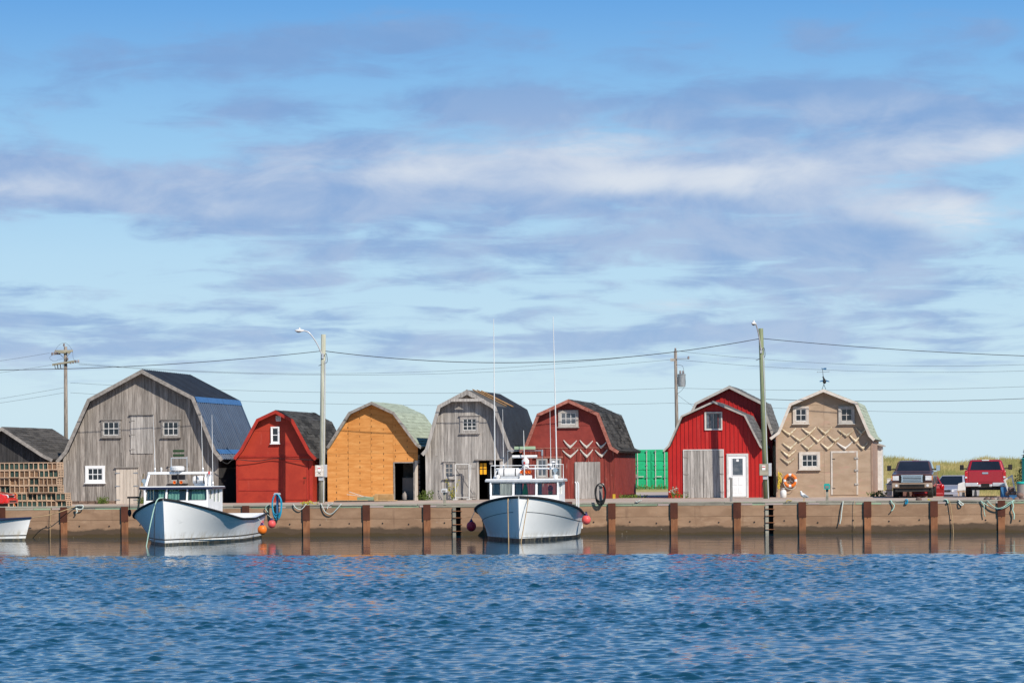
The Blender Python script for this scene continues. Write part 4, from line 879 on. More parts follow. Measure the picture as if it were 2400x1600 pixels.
# --- tan shed with the fish tails
b = Shed('barn', 'tan panelled barn hung with fish tails, weather vane on the ridge', 'barn', 17,
         [(1804, 1026), (1823, 1012), (1850.4, 945.6), (1929.6, 912), (2008.8, 943), (2040, 1018), (2051, 1029)], (1821, 2045), 1161, 10.0, ov=0.42)
SHEDS['tan'] = b
b.body('paint_tan_pink'); b.roof('shingle_green', 'trim_worn', 0.125); b.shingles('shingle_green', 0.95, 0.20, 41)
xs = [b.x0, b.pt(1932, 1080)[0], b.x1]; b.panels('paint_tan', xs, [b.zb, b.pt(1930, 1106)[1], b.pt(1930, 1053.3)[1], b.pt(1930, 1000.8)[1], b.pt(1930, 948)[1], 9], th=0.016, seed=6)
for x0, x1 in ((b.x0 - 0.03, b.x0 + 0.05), (b.x1 - 0.05, b.x1 + 0.03)): MB().box(x0, x1, -0.05, -0.021, b.zb, line_z(b.in_line, (x0 + x1) / 2) - 0.03).build('corner_board', 'paint_tan_pink', b.root)
b.window((1858.6, 952, 1896, 992.6), 2, 2, 'trim_worn', 'trim_white', 0.13)
b.window((1965.4, 951.5, 2003, 992.6), 2, 2, 'trim_grey', 'trim_grey', 0.13, label='grey framed window half open')
b.window((1873.3, 1058.6, 1922.3, 1099.6), 3, 2, 'trim_worn', 'trim_white', 0.14)
x0, x1, z0, z1 = b.rect((1952, 1061, 2007, 1154)); z0 = 0.10
d = MB().box(x0, x1, -0.055, -0.021, z0, z1).build('door', 'paint_tan', b.root)
MB().box(x0 - 0.09, x0 - 0.008, -0.06, -0.02, z0, z1 + 0.1).box(x1 + 0.008, x1 + 0.09, -0.06, -0.02, z0, z1 + 0.1).box(x0 - 0.09, x1 + 0.09, -0.062, -0.02, z1 + 0.008, z1 + 0.1).build('door_frame', 'trim_worn', d)
for f in (0.25, 0.58, 0.87): MB().prism([(x1 - 0.08, z0 + (z1 - z0) * f - 0.04), (x1 + 0.12, z0 + (z1 - z0) * f - 0.02), (x1 + 0.12, z0 + (z1 - z0) * f + 0.03), (x1 - 0.08, z0 + (z1 - z0) * f + 0.06)], -0.10, -0.062).build('latch', 'trim_grey', d)
for f in (0.15, 0.85): MB().box(x0 - 0.03, x0 + 0.12, -0.07, -0.056, z0 + (z1 - z0) * f, z0 + (z1 - z0) * f + 0.03).build('hinge', 'black_metal', d)
MB().box(b.x0 + 0.3, b.x1, -0.02, 0.6, -0.10, -0.045).build('skid', 'wood_dark', b.root)
# small white annex on its right side
ax = b.x1; a = MB().box(ax + 0.002, ax + 0.22, 8.0, 10.2, 0.25, 2.55).build('annex', 'trim_white', b.root); a['label'] = 'narrow white annex on the right side'
MB().prism([(ax, 2.58), (ax + 0.34, 2.50), (ax + 0.34, 2.57), (ax, 2.68)], 7.8, 10.4).build('annex_roof', 'trim_grey', a); MB().box(ax + 0.05, ax + 0.20, 8.1, 10.1, -0.1, 0.25).build('annex_footing', 'timber_grey', a)
# weather vane with a rooster
pk = b.P[b.ip]; vr = thing('weather_vane', 'black rooster weather vane on the ridge of the tan barn', 'weather vane', W(b.s0 + pk[0], b.t + 0.2, b.zg + pk[1]))
MB().tube([(-0.1, 0, 0), (0, 0, 0.25)], 0.012).tube([(0.1, 0, 0), (0, 0, 0.25)], 0.012).tube([(0, 0, 0.2), (-0.06, 0, 1.05)], 0.012).build('stand', 'black_metal', vr)
MB().tube([(-0.32, 0, 0.86), (0.26, 0, 0.88)], 0.010).box(-0.33, -0.31, -0.01, 0.01, 0.84, 0.9).box(0.25, 0.27, -0.01, 0.01, 0.86, 0.92).build('compass_arms', 'galvanised', vr)
MB().prism([(-0.13, 1.03), (0.0, 1.0), (0.02, 0.985), (0.13, 0.985), (0.13, 1.075), (0.02, 1.07), (0.0, 1.055), (-0.13, 1.06)], -0.012, 0.012).build('arrow', 'blue_plastic', vr)
MB().ball((0.03, 0, 0.40), 0.10, 10, 0.9, 0.6, 1.2).tube([(0.03, 0, 0.46), (-0.02, 0, 0.58), (-0.03, 0, 0.66)], [0.06, 0.04, 0.02]).tube([(-0.03, 0, 0.63), (-0.10, 0, 0.61)], [0.015, 0.004]).build('rooster', 'black_metal', vr, smooth=True)
MB().prism([(-0.05, 0.48), (-0.22, 0.42), (-0.20, 0.38), (-0.05, 0.40)], -0.02, 0.02).build('wing', 'blue_plastic', vr); MB().prism([(0.11, 0.48), (0.28, 0.41), (0.26, 0.37), (0.11, 0.40)], -0.02, 0.02).build('wing', 'blue_plastic', vr)

# fish tails nailed up on the maroon and the tan barn
def tail(shed, px, py, hw, hh, label, mat, group, rng):
    x, z = at(px, py, shed.t - 0.03); hw *= 1.0 / 47; hh *= 1.0 / 47; m = MB()
    for sg in (-1, 1):
        w = hw * rng.uniform(0.9, 1.05); h = hh * rng.uniform(0.88, 1.08)
        pts = smooth_path([(0, 0, 0.0), (sg * w * 0.35, 0, h * 0.28), (sg * w * 0.72, 0, h * 0.66), (sg * w, 0, h)], 3)
        n = len(pts); m.tube(pts, [0.072 - 0.052 * (i / (n - 1)) ** 0.9 for i in range(n)], 6, flat=0.45)
    m.ball((0, -0.01, -0.01), 0.06, 8, 1.0, 0.6, 1.1)
    o = m.build('fish_tail', mat, None, smooth=True); place(o, W(x, shed.t - 0.075, z)); tag(o, label, 'fish tail', group); return o
rng = random.Random(17); ordn = ['first', 'second', 'third', 'fourth', 'fifth']
k6 = .28053
for row, lst in (('upper', [(485, 668, 55, 58), (622, 668, 54, 58), (745, 668, 46, 45)]), ('lower', [(487, 748, 66, 58), (625, 746, 57, 56), (748, 743, 52, 56)])):
    for i, (x, y, hw, hh) in enumerate(lst):
        tail(SHEDS['maroon'], 1200 + x * k6, 860 + y * k6, hw * k6, hh * k6, 'whitish dried fish tail on maroon barn, %s row, %s from left' % (row, ordn[i]), 'bone_white', 'fish tails on the maroon barn', rng)
k8 = .29338
rows = [('top', [(238, 605, 55), (398, 598, 57), (525, 598, 57), (695, 615, 65), (815, 598, 50)]), ('second', [(320, 655, 68), (465, 660, 55), (603, 658, 60), (767, 658, 45)]),
        ('third', [(245, 716, 58), (390, 720, 55), (545, 718, 55), (685, 716, 62), (825, 716, 45)]), ('fourth', [(232, 778, 58)]), ('lowest', [(230, 833, 62)])]
for row, lst in rows:
    for i, (x, y, hw) in enumerate(lst):
        lb = 'dried fish tail on tan barn, %s row, %s from left' % (row, ordn[i]) if len(lst) > 1 else 'lone dried fish tail on tan barn in the %s row, above the lifebuoy' % row
        if (x, y) == (685, 716): lb = 'palest dried fish tail on tan barn, third row, fourth from left'
        tail(SHEDS['tan'], 1780 + x * k8, 840 + y * k8, hw * k8, 48 * k8, lb, 'bone_white' if x == 685 else 'bone', 'fish tails on the tan barn', rng)

# ------------------------------------------------------------------ poles and wires
def catmull_sag(a, b, sag, n=24):
    a, b = Vector(a), Vector(b)
    return [a.lerp(b, i / n) - Vector((0, 0, sag * 4 * (i / n) * (1 - i / n))) for i in range(n + 1)]
def wire(label, a, b, sag, r=0.014, name='power_cable', mat='wire', group='overhead cables'):
    pts = catmull_sag(a, b, sag); o = MB().tube([p - pts[0] for p in pts], r, 5).build(name, mat, None, smooth=True); o.location = pts[0]
    return tag(o, label, 'cable', group)
def pole_pts(base, top, t, px_top_t=None):
    s0, _ = at(base[0], base[1], t); s1, z1 = at(top[0], top[1], t); return s0, s1, z1
def meter_box(parent, x, z, w, h, seed, pale):
    bx = MB().box(x - w / 2, x + w / 2, -0.30, -0.12, z - h / 2, z + h / 2).build('meter_box', 'bone_white' if pale else 'timber_grey', parent, bevel=0.012)
    MB().box(x - 0.08, x + 0.08, -0.312, -0.301, z - 0.02, z + h * 0.36).build('notice', 'white_paint', bx)
    MB().box(x - 0.07, x + 0.07, -0.318, -0.313, z + 0.11, z + 0.15).build('notice_band', 'red_plastic', bx)
    if pale:
        MB().tube([(x - 0.07, -0.305, z - 0.16), (x + 0.07, -0.305, z - 0.05)], 0.01, 4).tube([(x - 0.07, -0.306, z - 0.05), (x + 0.07, -0.306, z - 0.16)], 0.01, 4).build('black_cross', 'black_metal', bx)
    MB().box(x + w / 2 + 0.01, x + w / 2 + 0.16, -0.24, -0.08, z - h * 0.55, z + h * 0.55).build('breaker_box', 'aluminium', bx, bevel=0.01)
    MB().box(x - 0.05, x + 0.20, -0.22, -0.10, z - h / 2 - 0.20, z - h / 2 - 0.01).build('junction_box', 'aluminium', bx, bevel=0.01)
    MB().tube([(x, -0.2, z - h / 2 - 0.2), (x - 0.08, -0.2, z - h / 2 - 0.4), (x - 0.1, -0.14, z - h / 2 - 0.6), (x - 0.1, -0.12, 0.05)], 0.02).build('conduit', 'black_metal', bx)
def lamp_pole(label, t, base, top, mat, lamp, dirx, diry, boxc, pale):
    s0, s1, z1 = pole_pts(base, top, t); zg = ground(s0, t)
    r = thing('lamp_pole', label, 'lamp pole', W(s0, t, zg)); H = z1 - zg; dx = s1 - s0
    MB().tube([(0, 0, -0.1), (dx * 0.5, 0, H * 0.5), (dx, 0, H)], [0.15, 0.135, 0.115], 12).build('pole', mat, r, smooth=True)
    L = lamp; arm = smooth_path([(dx * 0.9, -0.12, H - 1.1), (dx * 0.95 + dirx * 0.28, -0.15 + diry * 0.3, H - 0.45), (dx + dirx * 0.62, -0.15 + diry * 0.65, H + 0.05), (dx + dirx * 0.85, -0.15 + diry * 0.85, H + 0.17), (dx + dirx, -0.15 + diry, H + 0.19)], 5)
    a = MB().tube(arm, 0.032, 8).build('arm', 'aluminium', r, smooth=True)
    MB().box(dx * 0.9 - 0.05, dx * 0.9 + 0.05, -0.16, -0.08, H - 1.2, H - 0.95).build('arm_bracket', 'aluminium', r)
    e = arm[-1]; d = Vector((dirx, diry, 0)).normalized()
    hd = MB().ball((0, 0, 0), 1.0, 14, 0.24, 0.11, 0.075).build('lamp_head', 'white_plastic', r, smooth=True); hd.location = e + d * 0.12; hd.rotation_euler = (0, 0, atan2(d.y, d.x))
    MB().lathe([(0.045, 0.05), (0.045, 0.14), (0.02, 0.15)], 10).build('photocell', 'white_plastic', hd)
    MB().ball((0.04, 0, -0.045), 1.0, 12, 0.13, 0.08, 0.06).build('lens', 'glass_pale', hd, smooth=True)
    MB().tube([(0.10 + dx * 0.0, -0.12, 0), (dx * 0.5 + 0.10, -0.11, H * 0.5), (dx * 0.92 + 0.10, -0.1, H - 1.3)], 0.025, 8).build('conduit', 'aluminium', r)
    bs, bz = at(boxc[0], boxc[1], t); meter_box(r, bs - s0, bz - zg, 0.42, 0.56, 1, pale)
    MB().tube(smooth_path([(dx, -0.1, H - 1.15), (dx + 0.16, -0.15, H - 0.95), (dx + 0.2, -0.1, H - 1.35), (dx + 0.02, -0.1, H - 1.45), (dx - 0.24, -0.1, H - 1.55)], 4), 0.014, 5).build('service_loop', 'black_metal', r)
    return r, s0, s1, z1
T_P = 14.0
pA = lamp_pole('grey timber lamp pole between the small red barn and the plywood barn', T_P, (754.6, 1171), (758, 783.6), 'pole_wood', None, -1.0, -0.25, (751, 1103), True)
T_P2 = 14.2
pB = lamp_pole('green tinged timber lamp pole between the red metal shed and tan barn', T_P2, (1796.4, 1165), (1783, 769.6), 'pole_green', None, -0.22, -1.0, (1791, 1100), False)
Pt = lambda px, py, t: W(at(px, py, t)[0], t, at(px, py, t)[1])
wire('thick twisted cable sagging between the two lamp poles', Pt(757, 822, T_P), Pt(1784, 793, T_P2), 0.86, 0.018, 'service_cable')
wire('thick cable leaving the left lamp pole towards the left edge', Pt(757, 822, T_P), Pt(-520, 850, T_P), 0.62, 0.016, 'service_cable')
wire('thick cable leaving the right lamp pole towards the right edge', Pt(1784, 793, T_P2), Pt(2950, 838, T_P2), 0.35, 0.016, 'service_cable')
wire('service cable running from right lamp pole over the tan barn', Pt(1786, 935, 20), Pt(2700, 915, 30), 0.3, 0.014, 'service_cable')

T_B = 88.0
def far_pole(label, base, top, r0):
    s0, s1, z1 = pole_pts(base, top, T_B); r = thing('utility_pole', label, 'utility pole', W(s0, T_B, -0.1)); H = z1 + 0.1
    MB().tube([(0, 0, -0.2), (s1 - s0, 0, H)], [r0, r0 * 0.72], 10).build('pole', 'pole_grey', r, smooth=True); return r, s0, s1 - s0, H
r, s0, dx, H = far_pole('grey utility pole with two crossarms behind the big grey barn', (155, 1130), (153.5, 812), 0.17); pL = (s0 + dx, H - 0.1)
k = 1 / 32.0
def insul(parent, x, y, z, sg, h=0.22):
    MB().lathe([(0.05, 0), (0.09, 0.03), (0.05, 0.06), (0.09, 0.10), (0.05, 0.13), (0.08, 0.17), (0.03, h)], 8, c=(x, y, z)).build('insulator', 'ceramic', parent)
MB().box(dx - 0.75, dx + 0.62, -0.30, -0.17, H - 0.42, H - 0.26).build('crossarm', 'timber_grey', r)
MB().box(dx - 0.30, dx + 0.1, -0.9, 0.9, H - 0.50, H - 0.36).build('crossarm', 'timber_grey', r)
MB().prism([(dx - 0.95, H - 1.42), (dx + 0.75, H - 1.18), (dx + 0.75, H - 1.04), (dx - 0.95, H - 1.28)], -0.32, -0.18).build('crossarm', 'timber_grey', r)
for i in range(3): insul(r, dx - 0.62 - 0.17 * i, -0.24, H - 0.58 - 0.03 * i, 1)
for i in range(3): insul(r, dx - 0.25 - 0.14 * i, -0.7, H - 0.62, 1)
for i in range(4): insul(r, dx + 0.45 + 0.2 * i, -0.25, H - 1.30 + 0.03 * i, 1)
insul(r, dx - 0.1, -0.05, H + 0.02, 1); insul(r, dx + 0.2, -0.2, H - 1.04, 1)
for i in range(3): MB().tube([(dx - 0.75 + 0.22 * i, -0.3, H - 1.35), (dx - 0.70 + 0.22 * i, -0.34, H - 1.62), (dx - 0.55 + 0.22 * i, -0.34, H - 1.66), (dx - 0.55 + 0.22 * i, -0.3, H - 1.32)], 0.03, 6).build('fuse_cutout', 'black_metal', r)
for sg in (-1, 1): MB().tube([(dx + sg * 0.5, -0.25, H - 0.4), (dx, -0.15, H - 0.95)], 0.02, 5).build('brace', 'galvanised', r)
MB().tube(smooth_path([(dx - 0.8, -0.3, H - 0.5), (dx - 0.5, -0.2, H + 0.05), (dx - 0.1, 0, H + 0.28), (dx + 0.35, -0.2, H + 0.05), (dx + 0.62, -0.3, H - 0.4), (dx + 0.7, -0.3, H - 0.95), (dx + 1.05, -0.2, H - 1.2)], 4), 0.009, 5).build('jumper', 'wire', r)
MB().tube(smooth_path([(dx - 0.9, -0.3, H - 0.62), (dx - 1.15, -0.3, H - 0.85), (dx - 0.8, -0.3, H - 1.1), (dx - 0.5, -0.3, H - 1.0), (dx - 0.1, -0.2, H - 0.9)], 4), 0.009, 5).build('jumper', 'wire', r)
r, s0, dx, H = far_pole('grey utility pole with a round transformer behind the red shed', (1589, 1130), (1583, 822), 0.15); pR = (s0 + dx, H - 0.1)
MB().lathe([(0.05, -0.46), (0.27, -0.44), (0.28, 0.40), (0.30, 0.41), (0.30, 0.46), (0.1, 0.5)], 16, c=(dx * 0.8 + 0.42, -0.02, H - 2.15)).build('transformer', 'galvanised', r, smooth=False)
for i in (-1, 1): insul(r, dx * 0.8 + 0.42 + 0.1 * i, -0.05, H - 1.65, 1)
MB().box(dx * 0.8 + 0.1, dx * 0.8 + 0.2, -0.06, 0.06, H - 2.4, H - 1.9).build('bracket', 'galvanised', r)
MB().box(dx - 0.36, dx - 0.06, -0.2, -0.1, H - 0.75, H - 0.55).build('lightning_arrester', 'trim_grey', r); insul(r, dx, 0, H, 1)
MB().box(dx + 0.1, dx + 0.95, -0.15, -0.1, H - 0.6, H - 0.55).build('standoff_arm', 'galvanised', r); insul(r, dx + 0.95, -0.12, H - 0.62, 1)
MB().tube(smooth_path([(dx + 0.05, -0.1, H - 1.0), (dx + 0.5, -0.1, H - 1.1), (dx + 0.62, -0.1, H - 1.6), (dx + 0.72, -0.1, H - 2.4), (dx + 0.4, -0.1, H - 2.9), (dx + 0.1, -0.1, H - 3.1)], 4), 0.012, 5).build('jumper', 'wire', r)
def far_wire(label, a, b, sag, r=0.010): r = min(r, 0.010) * 0.95; wire(label, Pt(a[0], a[1], T_B), Pt(b[0], b[1], T_B), sag, r, 'power_line', group='power lines behind the barns')
far_wire('upper line between the far poles', (180, 851), (1583, 824), 1.15)
far_wire('second line between the far poles', (185, 854), (1580, 842), 0.95)
far_wire('third line between the far poles', (165, 897), (1583, 909), 0.55, 0.011)
far_wire('lowest line between the far poles', (165, 920), (1583, 944), 0.5, 0.011)
far_wire('upper line right of the transformer pole', (1583, 822), (3000, 800), 1.4)
far_wire('second line right of the transformer pole', (1580, 842), (3000, 822), 1.2)
far_wire('third line right of the transformer pole', (1583, 909), (3000, 870), 0.6, 0.011)
far_wire('lowest line right of the transformer pole', (1583, 944), (3000, 950), 0.6, 0.011)
far_wire('drop wire from transformer pole down to the red sheds', (1588, 925), (1640, 962), 0.03, 0.012)
far_wire('upper line leaving the left edge', (116, 827), (-400, 880), 0.3, 0.011)
far_wire('second line leaving the left edge', (120, 855), (-400, 905), 0.3, 0.013)
far_wire('third line leaving the left edge', (150, 908), (-400, 985), 0.2, 0.012)
far_wire('lowest line leaving the left edge', (150, 920), (-400, 990), 0.2, 0.012)
rope('cable', 'dark cable slung along the front of the small red barn', 'cable', [Pt(520, 1080, 16.4), Pt(533, 1086, 16.4), Pt(550, 1076, 16.6), Pt(600, 1080, 16.85), Pt(650, 1074, 16.85), Pt(740, 1078, 16.6)], 0.02, 'black_metal')

# ------------------------------------------------------------------ green shipping container
def container():
    t = 58.0; s0, zb = at(1526, 1150, t); _, zt = at(1526, 1053, t)
    r = thing('shipping_container', 'bright green shipping container behind the maroon barn', 'container', W(s0, t, zb)); Hh = zt - zb; w = Hh * 0.47
    g = 'container_green'; Lc = 6.0
    MB().box(-w, w, 0.05, Lc, 0.15, Hh - 0.08).build('body', g, r)
    MB().box(-w - 0.02, -w + 0.09, 0, 0.12, 0, Hh).box(w - 0.09, w + 0.02, 0, 0.12, 0, Hh).box(-w + 0.09, w - 0.09, 0, 0.12, Hh - 0.12, Hh - 0.002).box(-w + 0.09, w - 0.09, 0, 0.12, 0.0, 0.16).build('door_posts', g, r)
    m = MB()
    n = 26
    for sx in (-1, 1):
        for i in range(n): m.box(sx * w - 0.0 if sx > 0 else -w - 0.03, sx * w + 0.03 if sx > 0 else -w, 0.2 + i * (Lc - 0.3) / n, 0.2 + (i + 0.55) * (Lc - 0.3) / n, 0.2, Hh - 0.12)
    m.build('side_corrugation', g, r)
    for sx in (-1, 1):
        x0, x1 = (-w + 0.10, -0.012) if sx < 0 else (0.012, w - 0.10)
        d = MB().box(x0, x1, 0.0, 0.045, 0.17, Hh - 0.13).build('door', g, r)
        for i in range(4): z0 = 0.24 + i * (Hh - 0.42) / 4; MB().box(x0 + 0.05, x1 - 0.05, -0.03, 0.0, z0, z0 + (Hh - 0.42) / 4 - 0.09).build('door_pressing', g, d, bevel=0.02, seg=1)
        for f in (0.26, 0.78):
            x = x0 + (x1 - x0) * f; MB().tube([(x, -0.075, 0.08), (x, -0.075, Hh - 0.05)], 0.024, 8).build('lock_rod', 'bone_white', d)
            for zz in (0.12, 0.85, Hh * 0.62, Hh - 0.12): MB().box(x - 0.06, x + 0.06, -0.10, -0.031, zz - 0.03, zz + 0.03).build('rod_guide', 'galvanised', d)
        MB().box((x0 + x1) / 2 - 0.20, (x0 + x1) / 2 + 0.12, -0.12, -0.1, 0.88, 0.93).build('lock_handle', 'bone_white', d)
    MB().box(-w + 0.18, -w + 0.36, -0.04, -0.031, 0.75, 1.05).build('data_plate', 'timber_grey', r)
container()

# ------------------------------------------------------------------ posts with power and hoses along the quay edge
def post(name, label, px, py0, py1, t, w, mat, cap, capmat, off=0.0):
    s, zt = at(px, py0, t); _, zb = at(px, py1, t); r = thing(name, label, 'post', W(s, t, zb))
    MB().box(-w, w, -0.05, 0.05, 0, zt - zb).build('post', mat, r, bevel=0.008, seg=1)
    if cap:
        cw, ch = cap; c = MB().prism([(-cw, -ch), (cw, -ch), (cw, -0.02), (cw * 0.75, 0.03), (-cw * 0.75, 0.03), (-cw, -0.02)], -0.16, 0.08).build('cap', capmat, r)
        c.location.z = zt - zb + ch
        MB().box(-cw * 0.6, cw * 0.6, -0.175, -0.162, -ch * 0.8, -ch * 0.3).build('socket', 'grey_plastic', c)
    return r, s, zt
post('power_post', 'grey power post with white cap in front of the silver barn', 1042, 1153, 1188, 0.1, 0.055, 'timber_grey', (0.12, 0.14), 'white_plastic')
post('power_post', 'weathered post with green topped box in front of the tan barn', 1938.5, 1146, 1183, 0.05, 0.055, 'timber_grey', (0.13, 0.22), 'teal_plastic')
post('post', 'plain grey post standing before the white door', 1713.5, 1119, 1178, 0.1, 0.06, 'wood_silver', None, None)
r, s, z = post('hose_post', 'dark post carrying the black hose coil before the maroon barn', 1408, 1139, 1182, 0.1, 0.07, 'grey_plastic', (0.14, 0.10), 'bone_white')
r, s, z = post('hose_post', 'blue grey post carrying the blue hose beside the white boat', 650, 1159, 1206, -0.12, 0.05, 'blue_plastic', (0.14, 0.06), 'aluminium')
def coil(name, label, px, py, t, rx, rz, mat, n, r, seed):
    s, z = at(px, py, t); rng = random.Random(seed); pts = []
    for k in range(n * 14 + 1):
        a = -2 * pi * k / 14 + pi / 2; j = k // 14; jx, jz = 1 - 0.10 * rng.random() - 0.05 * (j % 3), 1 - 0.07 * (j % 4)
        pts.append(Vector((rx * jx * cos(a), -0.05 - 0.018 * j * (1 if j % 2 else 0.6), rz * (1 - jz) * 0.9 + rz * jz * sin(a))))
    o = MB().tube(smooth_path(pts, 2), r, 6).build(name, mat, None, smooth=True); place(o, W(s, t - 0.06, z)); return tag(o, label, 'hose')
coil('hose', 'coil of bright blue hose hung on a post beside the white boat', 650.5, 1187, -0.12, 0.24, 0.58, 'hose_blue', 6, 0.02, 2)
coil('hose', 'coil of black hose hung on a post before the maroon barn', 1408, 1158, -0.08, 0.25, 0.49, 'rubber', 4, 0.028, 5)

# lifebuoy, yellow line, gas bottle, gull
tn = SHEDS['tan']; s, z = at(1852, 1125.5, 16.9)
r = thing('lifebuoy', 'orange lifebuoy with white bands hung on the tan barn', 'lifebuoy', W(s, 16.82, z)); R_, q_ = 0.275, 0.075
n = 40; ring = lambda a0, a1, rr: [(R_ * cos(a), 0, R_ * sin(a)) for a in [a0 + (a1 - a0) * i / 12 for i in range(13)]]
for k in range(4):
    MB().tube(ring(k * pi / 2 + 0.22, (k + 1) * pi / 2 - 0.22, 0), q_, 10).build('ring_section', 'orange', r, smooth=True)
    MB().tube(ring(k * pi / 2 - 0.22, k * pi / 2 + 0.22, 0), q_ * 1.03, 10).build('white_band', 'white_plastic', r, smooth=True)
for a in (pi / 2, pi / 2 + 2.1, pi / 2 - 2.1): MB().tube([(0, 0.05, 0), (0.22 * cos(a), 0.05, 0.22 * sin(a))], 0.012).build('hanger', 'galvanised', r)
MB().tube(smooth_path([(-0.33, -0.05, -0.1), (-0.2, -0.08, -0.36), (0.05, -0.08, -0.43), (0.26, -0.08, -0.34), (0.35, -0.05, -0.05)], 4), 0.012).build('grab_line', 'rope_pale', r, smooth=True)
pts = []; rng = random.Random(8); s, z = at(1829, 1112, 16.9)
for k in range(26): pts.append(W(s + rng.uniform(-0.08, 0.10) - 0.004 * k, 16.8 + rng.uniform(-0.05, 0.02), z - 0.03 * k * 1.0 + (0.38 if k % 2 else 0.0) * rng.random()))
rope('rope_bundle', 'tangled yellow rope hanging beside the lifebuoy', 'rope', pts, 0.022, 'rope_yellow', k=4)
s, z = at(1836, 1159, 15.6); o = thing('gas_bottle', 'small white propane bottle below the lifebuoy', 'gas bottle', W(s, 15.6, ground(s, 15.6)))
MB().lathe([(0.13, 0), (0.13, 0.03), (0.155, 0.05), (0.158, 0.27), (0.13, 0.36), (0.05, 0.40), (0.03, 0.41)], 18).build('tank', 'white_plastic', o, smooth=True)
MB().lathe([(0.02, 0.40), (0.02, 0.46), (0.035, 0.46), (0.035, 0.49)], 8).build('valve', 'galvanised', o); MB().tube([(0.09 * cos(a), 0.09 * sin(a), 0.45) for a in [0.6 + i * 5.0 / 10 for i in range(11)]], 0.014).build('collar', 'white_plastic', o)
s, z = at(1887.5, 1172.5, 1.2); o = thing('gull', 'white gull standing on the quay edge before the tan barn', 'gull', W(s, 0.12, 0.0), -TH + radians(20))
g = MB().tube(smooth_path([(0.20, 0, 0.17), (0.10, 0, 0.19), (0.0, 0, 0.235), (-0.08, 0, 0.29), (-0.11, 0, 0.35), (-0.125, 0, 0.395), (-0.15, 0, 0.41), (-0.185, 0, 0.405)], 3), [0.012, 0.03, 0.045, 0.06, 0.075, 0.085, 0.088, 0.09, 0.088, 0.082, 0.072, 0.06, 0.05, 0.045, 0.045, 0.046, 0.046, 0.042, 0.036, 0.028, 0.02, 0.012][:22], 10)
g.build('body', 'feather_white', o, smooth=True)
for sy in (-1, 1): MB().tube(smooth_path([(-0.05, 0.07 * sy, 0.27), (0.05, 0.075 * sy, 0.235), (0.16, 0.04 * sy, 0.185), (0.24, 0.01 * sy, 0.165)], 3), [0.03, 0.045, 0.05, 0.05, 0.046, 0.04, 0.032, 0.022, 0.014, 0.008], 8, flat=0.5).build('wing', 'feather_grey', o, smooth=True)
for sy in (-1, 1): MB().tube([(0, 0.03 * sy, 0.18), (0.005, 0.03 * sy, 0.01), (-0.04, 0.03 * sy, 0.004)], 0.008).build('leg', 'yellow_paint', o)
MB().tube([(-0.18, 0, 0.405), (-0.235, 0, 0.398)], [0.014, 0.004]).build('beak', 'yellow_paint', o)

# ------------------------------------------------------------------ lobster traps
def trap_parts():
    w, h, L = 0.455, 0.345, 0.95
    fr = MB(); e = 0.034
    for x in (-w / 2, 0, w / 2):
        for y in (0, L / 2, L): fr.box(x - e / 2 if x else -e / 2, x + e / 2 if x else e / 2, y - (e if y == L else 0), y + (0 if y == L else e), 0.02, h - 0.02)
    for z in (0.0, h - 0.032):
        for y in (0.0, L / 2, L - e): fr.box(-w / 2 - 0.01, w / 2 + 0.01, y - 0.006, y + e + 0.004, z, z + 0.032)
    for x in (-w / 2, w / 2):
        for z in (0.0, h - 0.032): fr.box(x - e / 2, x + e / 2, -0.004, L + 0.004, z + 0.004, z + 0.028)
    la = MB()
    for i in range(6): x = -w / 2 + i * (w - 0.05) / 5; la.box(x, x + 0.045, -0.02, L + 0.02, h, h + 0.014)
    for i in range(4):
        for sx in (-1, 1): la.box(sx * w / 2 - 0.006, sx * w / 2 + 0.006, -0.01, L + 0.01, 0.04 + i * 0.08, 0.085 + i * 0.08)
    nt = MB().box(-w / 2 + 0.02, w / 2 - 0.02, 0.05, L - 0.05, 0.02, h - 0.03)
    st = MB().box(-w / 2 + 0.01, w / 2 - 0.01, 0.012, L - 0.012, -0.0, 0.0 + 0.02)
    out = []
    for nm, mb, mt in (('frame', fr, 'lath'), ('laths', la, 'lath'), ('base', st, 'lath')): me = mb.mesh(nm); me.materials.append(MATS[mt]); out.append((nm, me))
    nets = []
    for mt in ('net_green', 'net_brown'): me = nt.mesh('netting'); me.materials.append(MATS[mt]); nets.append(me)
    return out, nets
TP, NETS = trap_parts(); rng = random.Random(12); t0 = 5.0
sR4, sR7 = S(137, t0), S(155.5, t0); cw = 0.475; ords = ['first', 'second', 'third', 'fourth', 'fifth', 'sixth', 'seventh', 'eighth']
rowname = ['bottom', 'second', 'third', 'fourth', 'fifth', 'top']
for row in range(6):
    right = sR7 if row < 2 else sR4; ncol = 8 if row < 2 else 7
    for c in range(ncol):
        s = right - cw * (c + 0.5) + rng.uniform(-0.02, 0.02) - (row % 2) * 0.03
        lab = 'wooden lobster trap in %s row of the stack, %s from right' % (rowname[row], ords[c])
        tr = thing('lobster_trap', lab, 'lobster trap', W(s, t0 + rng.uniform(-0.10, 0.10), ground(s, t0) + row * 0.362), -TH + rng.uniform(-0.06, 0.06), 'stacked lobster traps')
        for nm, me in TP: put(nm, me, None, tr)
        put('netting', NETS[0 if (row in (0, 1, 4, 5) and rng.random() < 0.78) or rng.random() < 0.25 else 1], None, tr)
rope('rope', 'orange line hanging over the left lobster traps', 'rope', [Pt(28, 1158, 4.9), Pt(35, 1155, 4.85), Pt(40, 1162, 4.85), Pt(37, 1167, 4.85), Pt(33, 1178, 4.85), Pt(36, 1186, 4.85)], 0.018, 'orange')

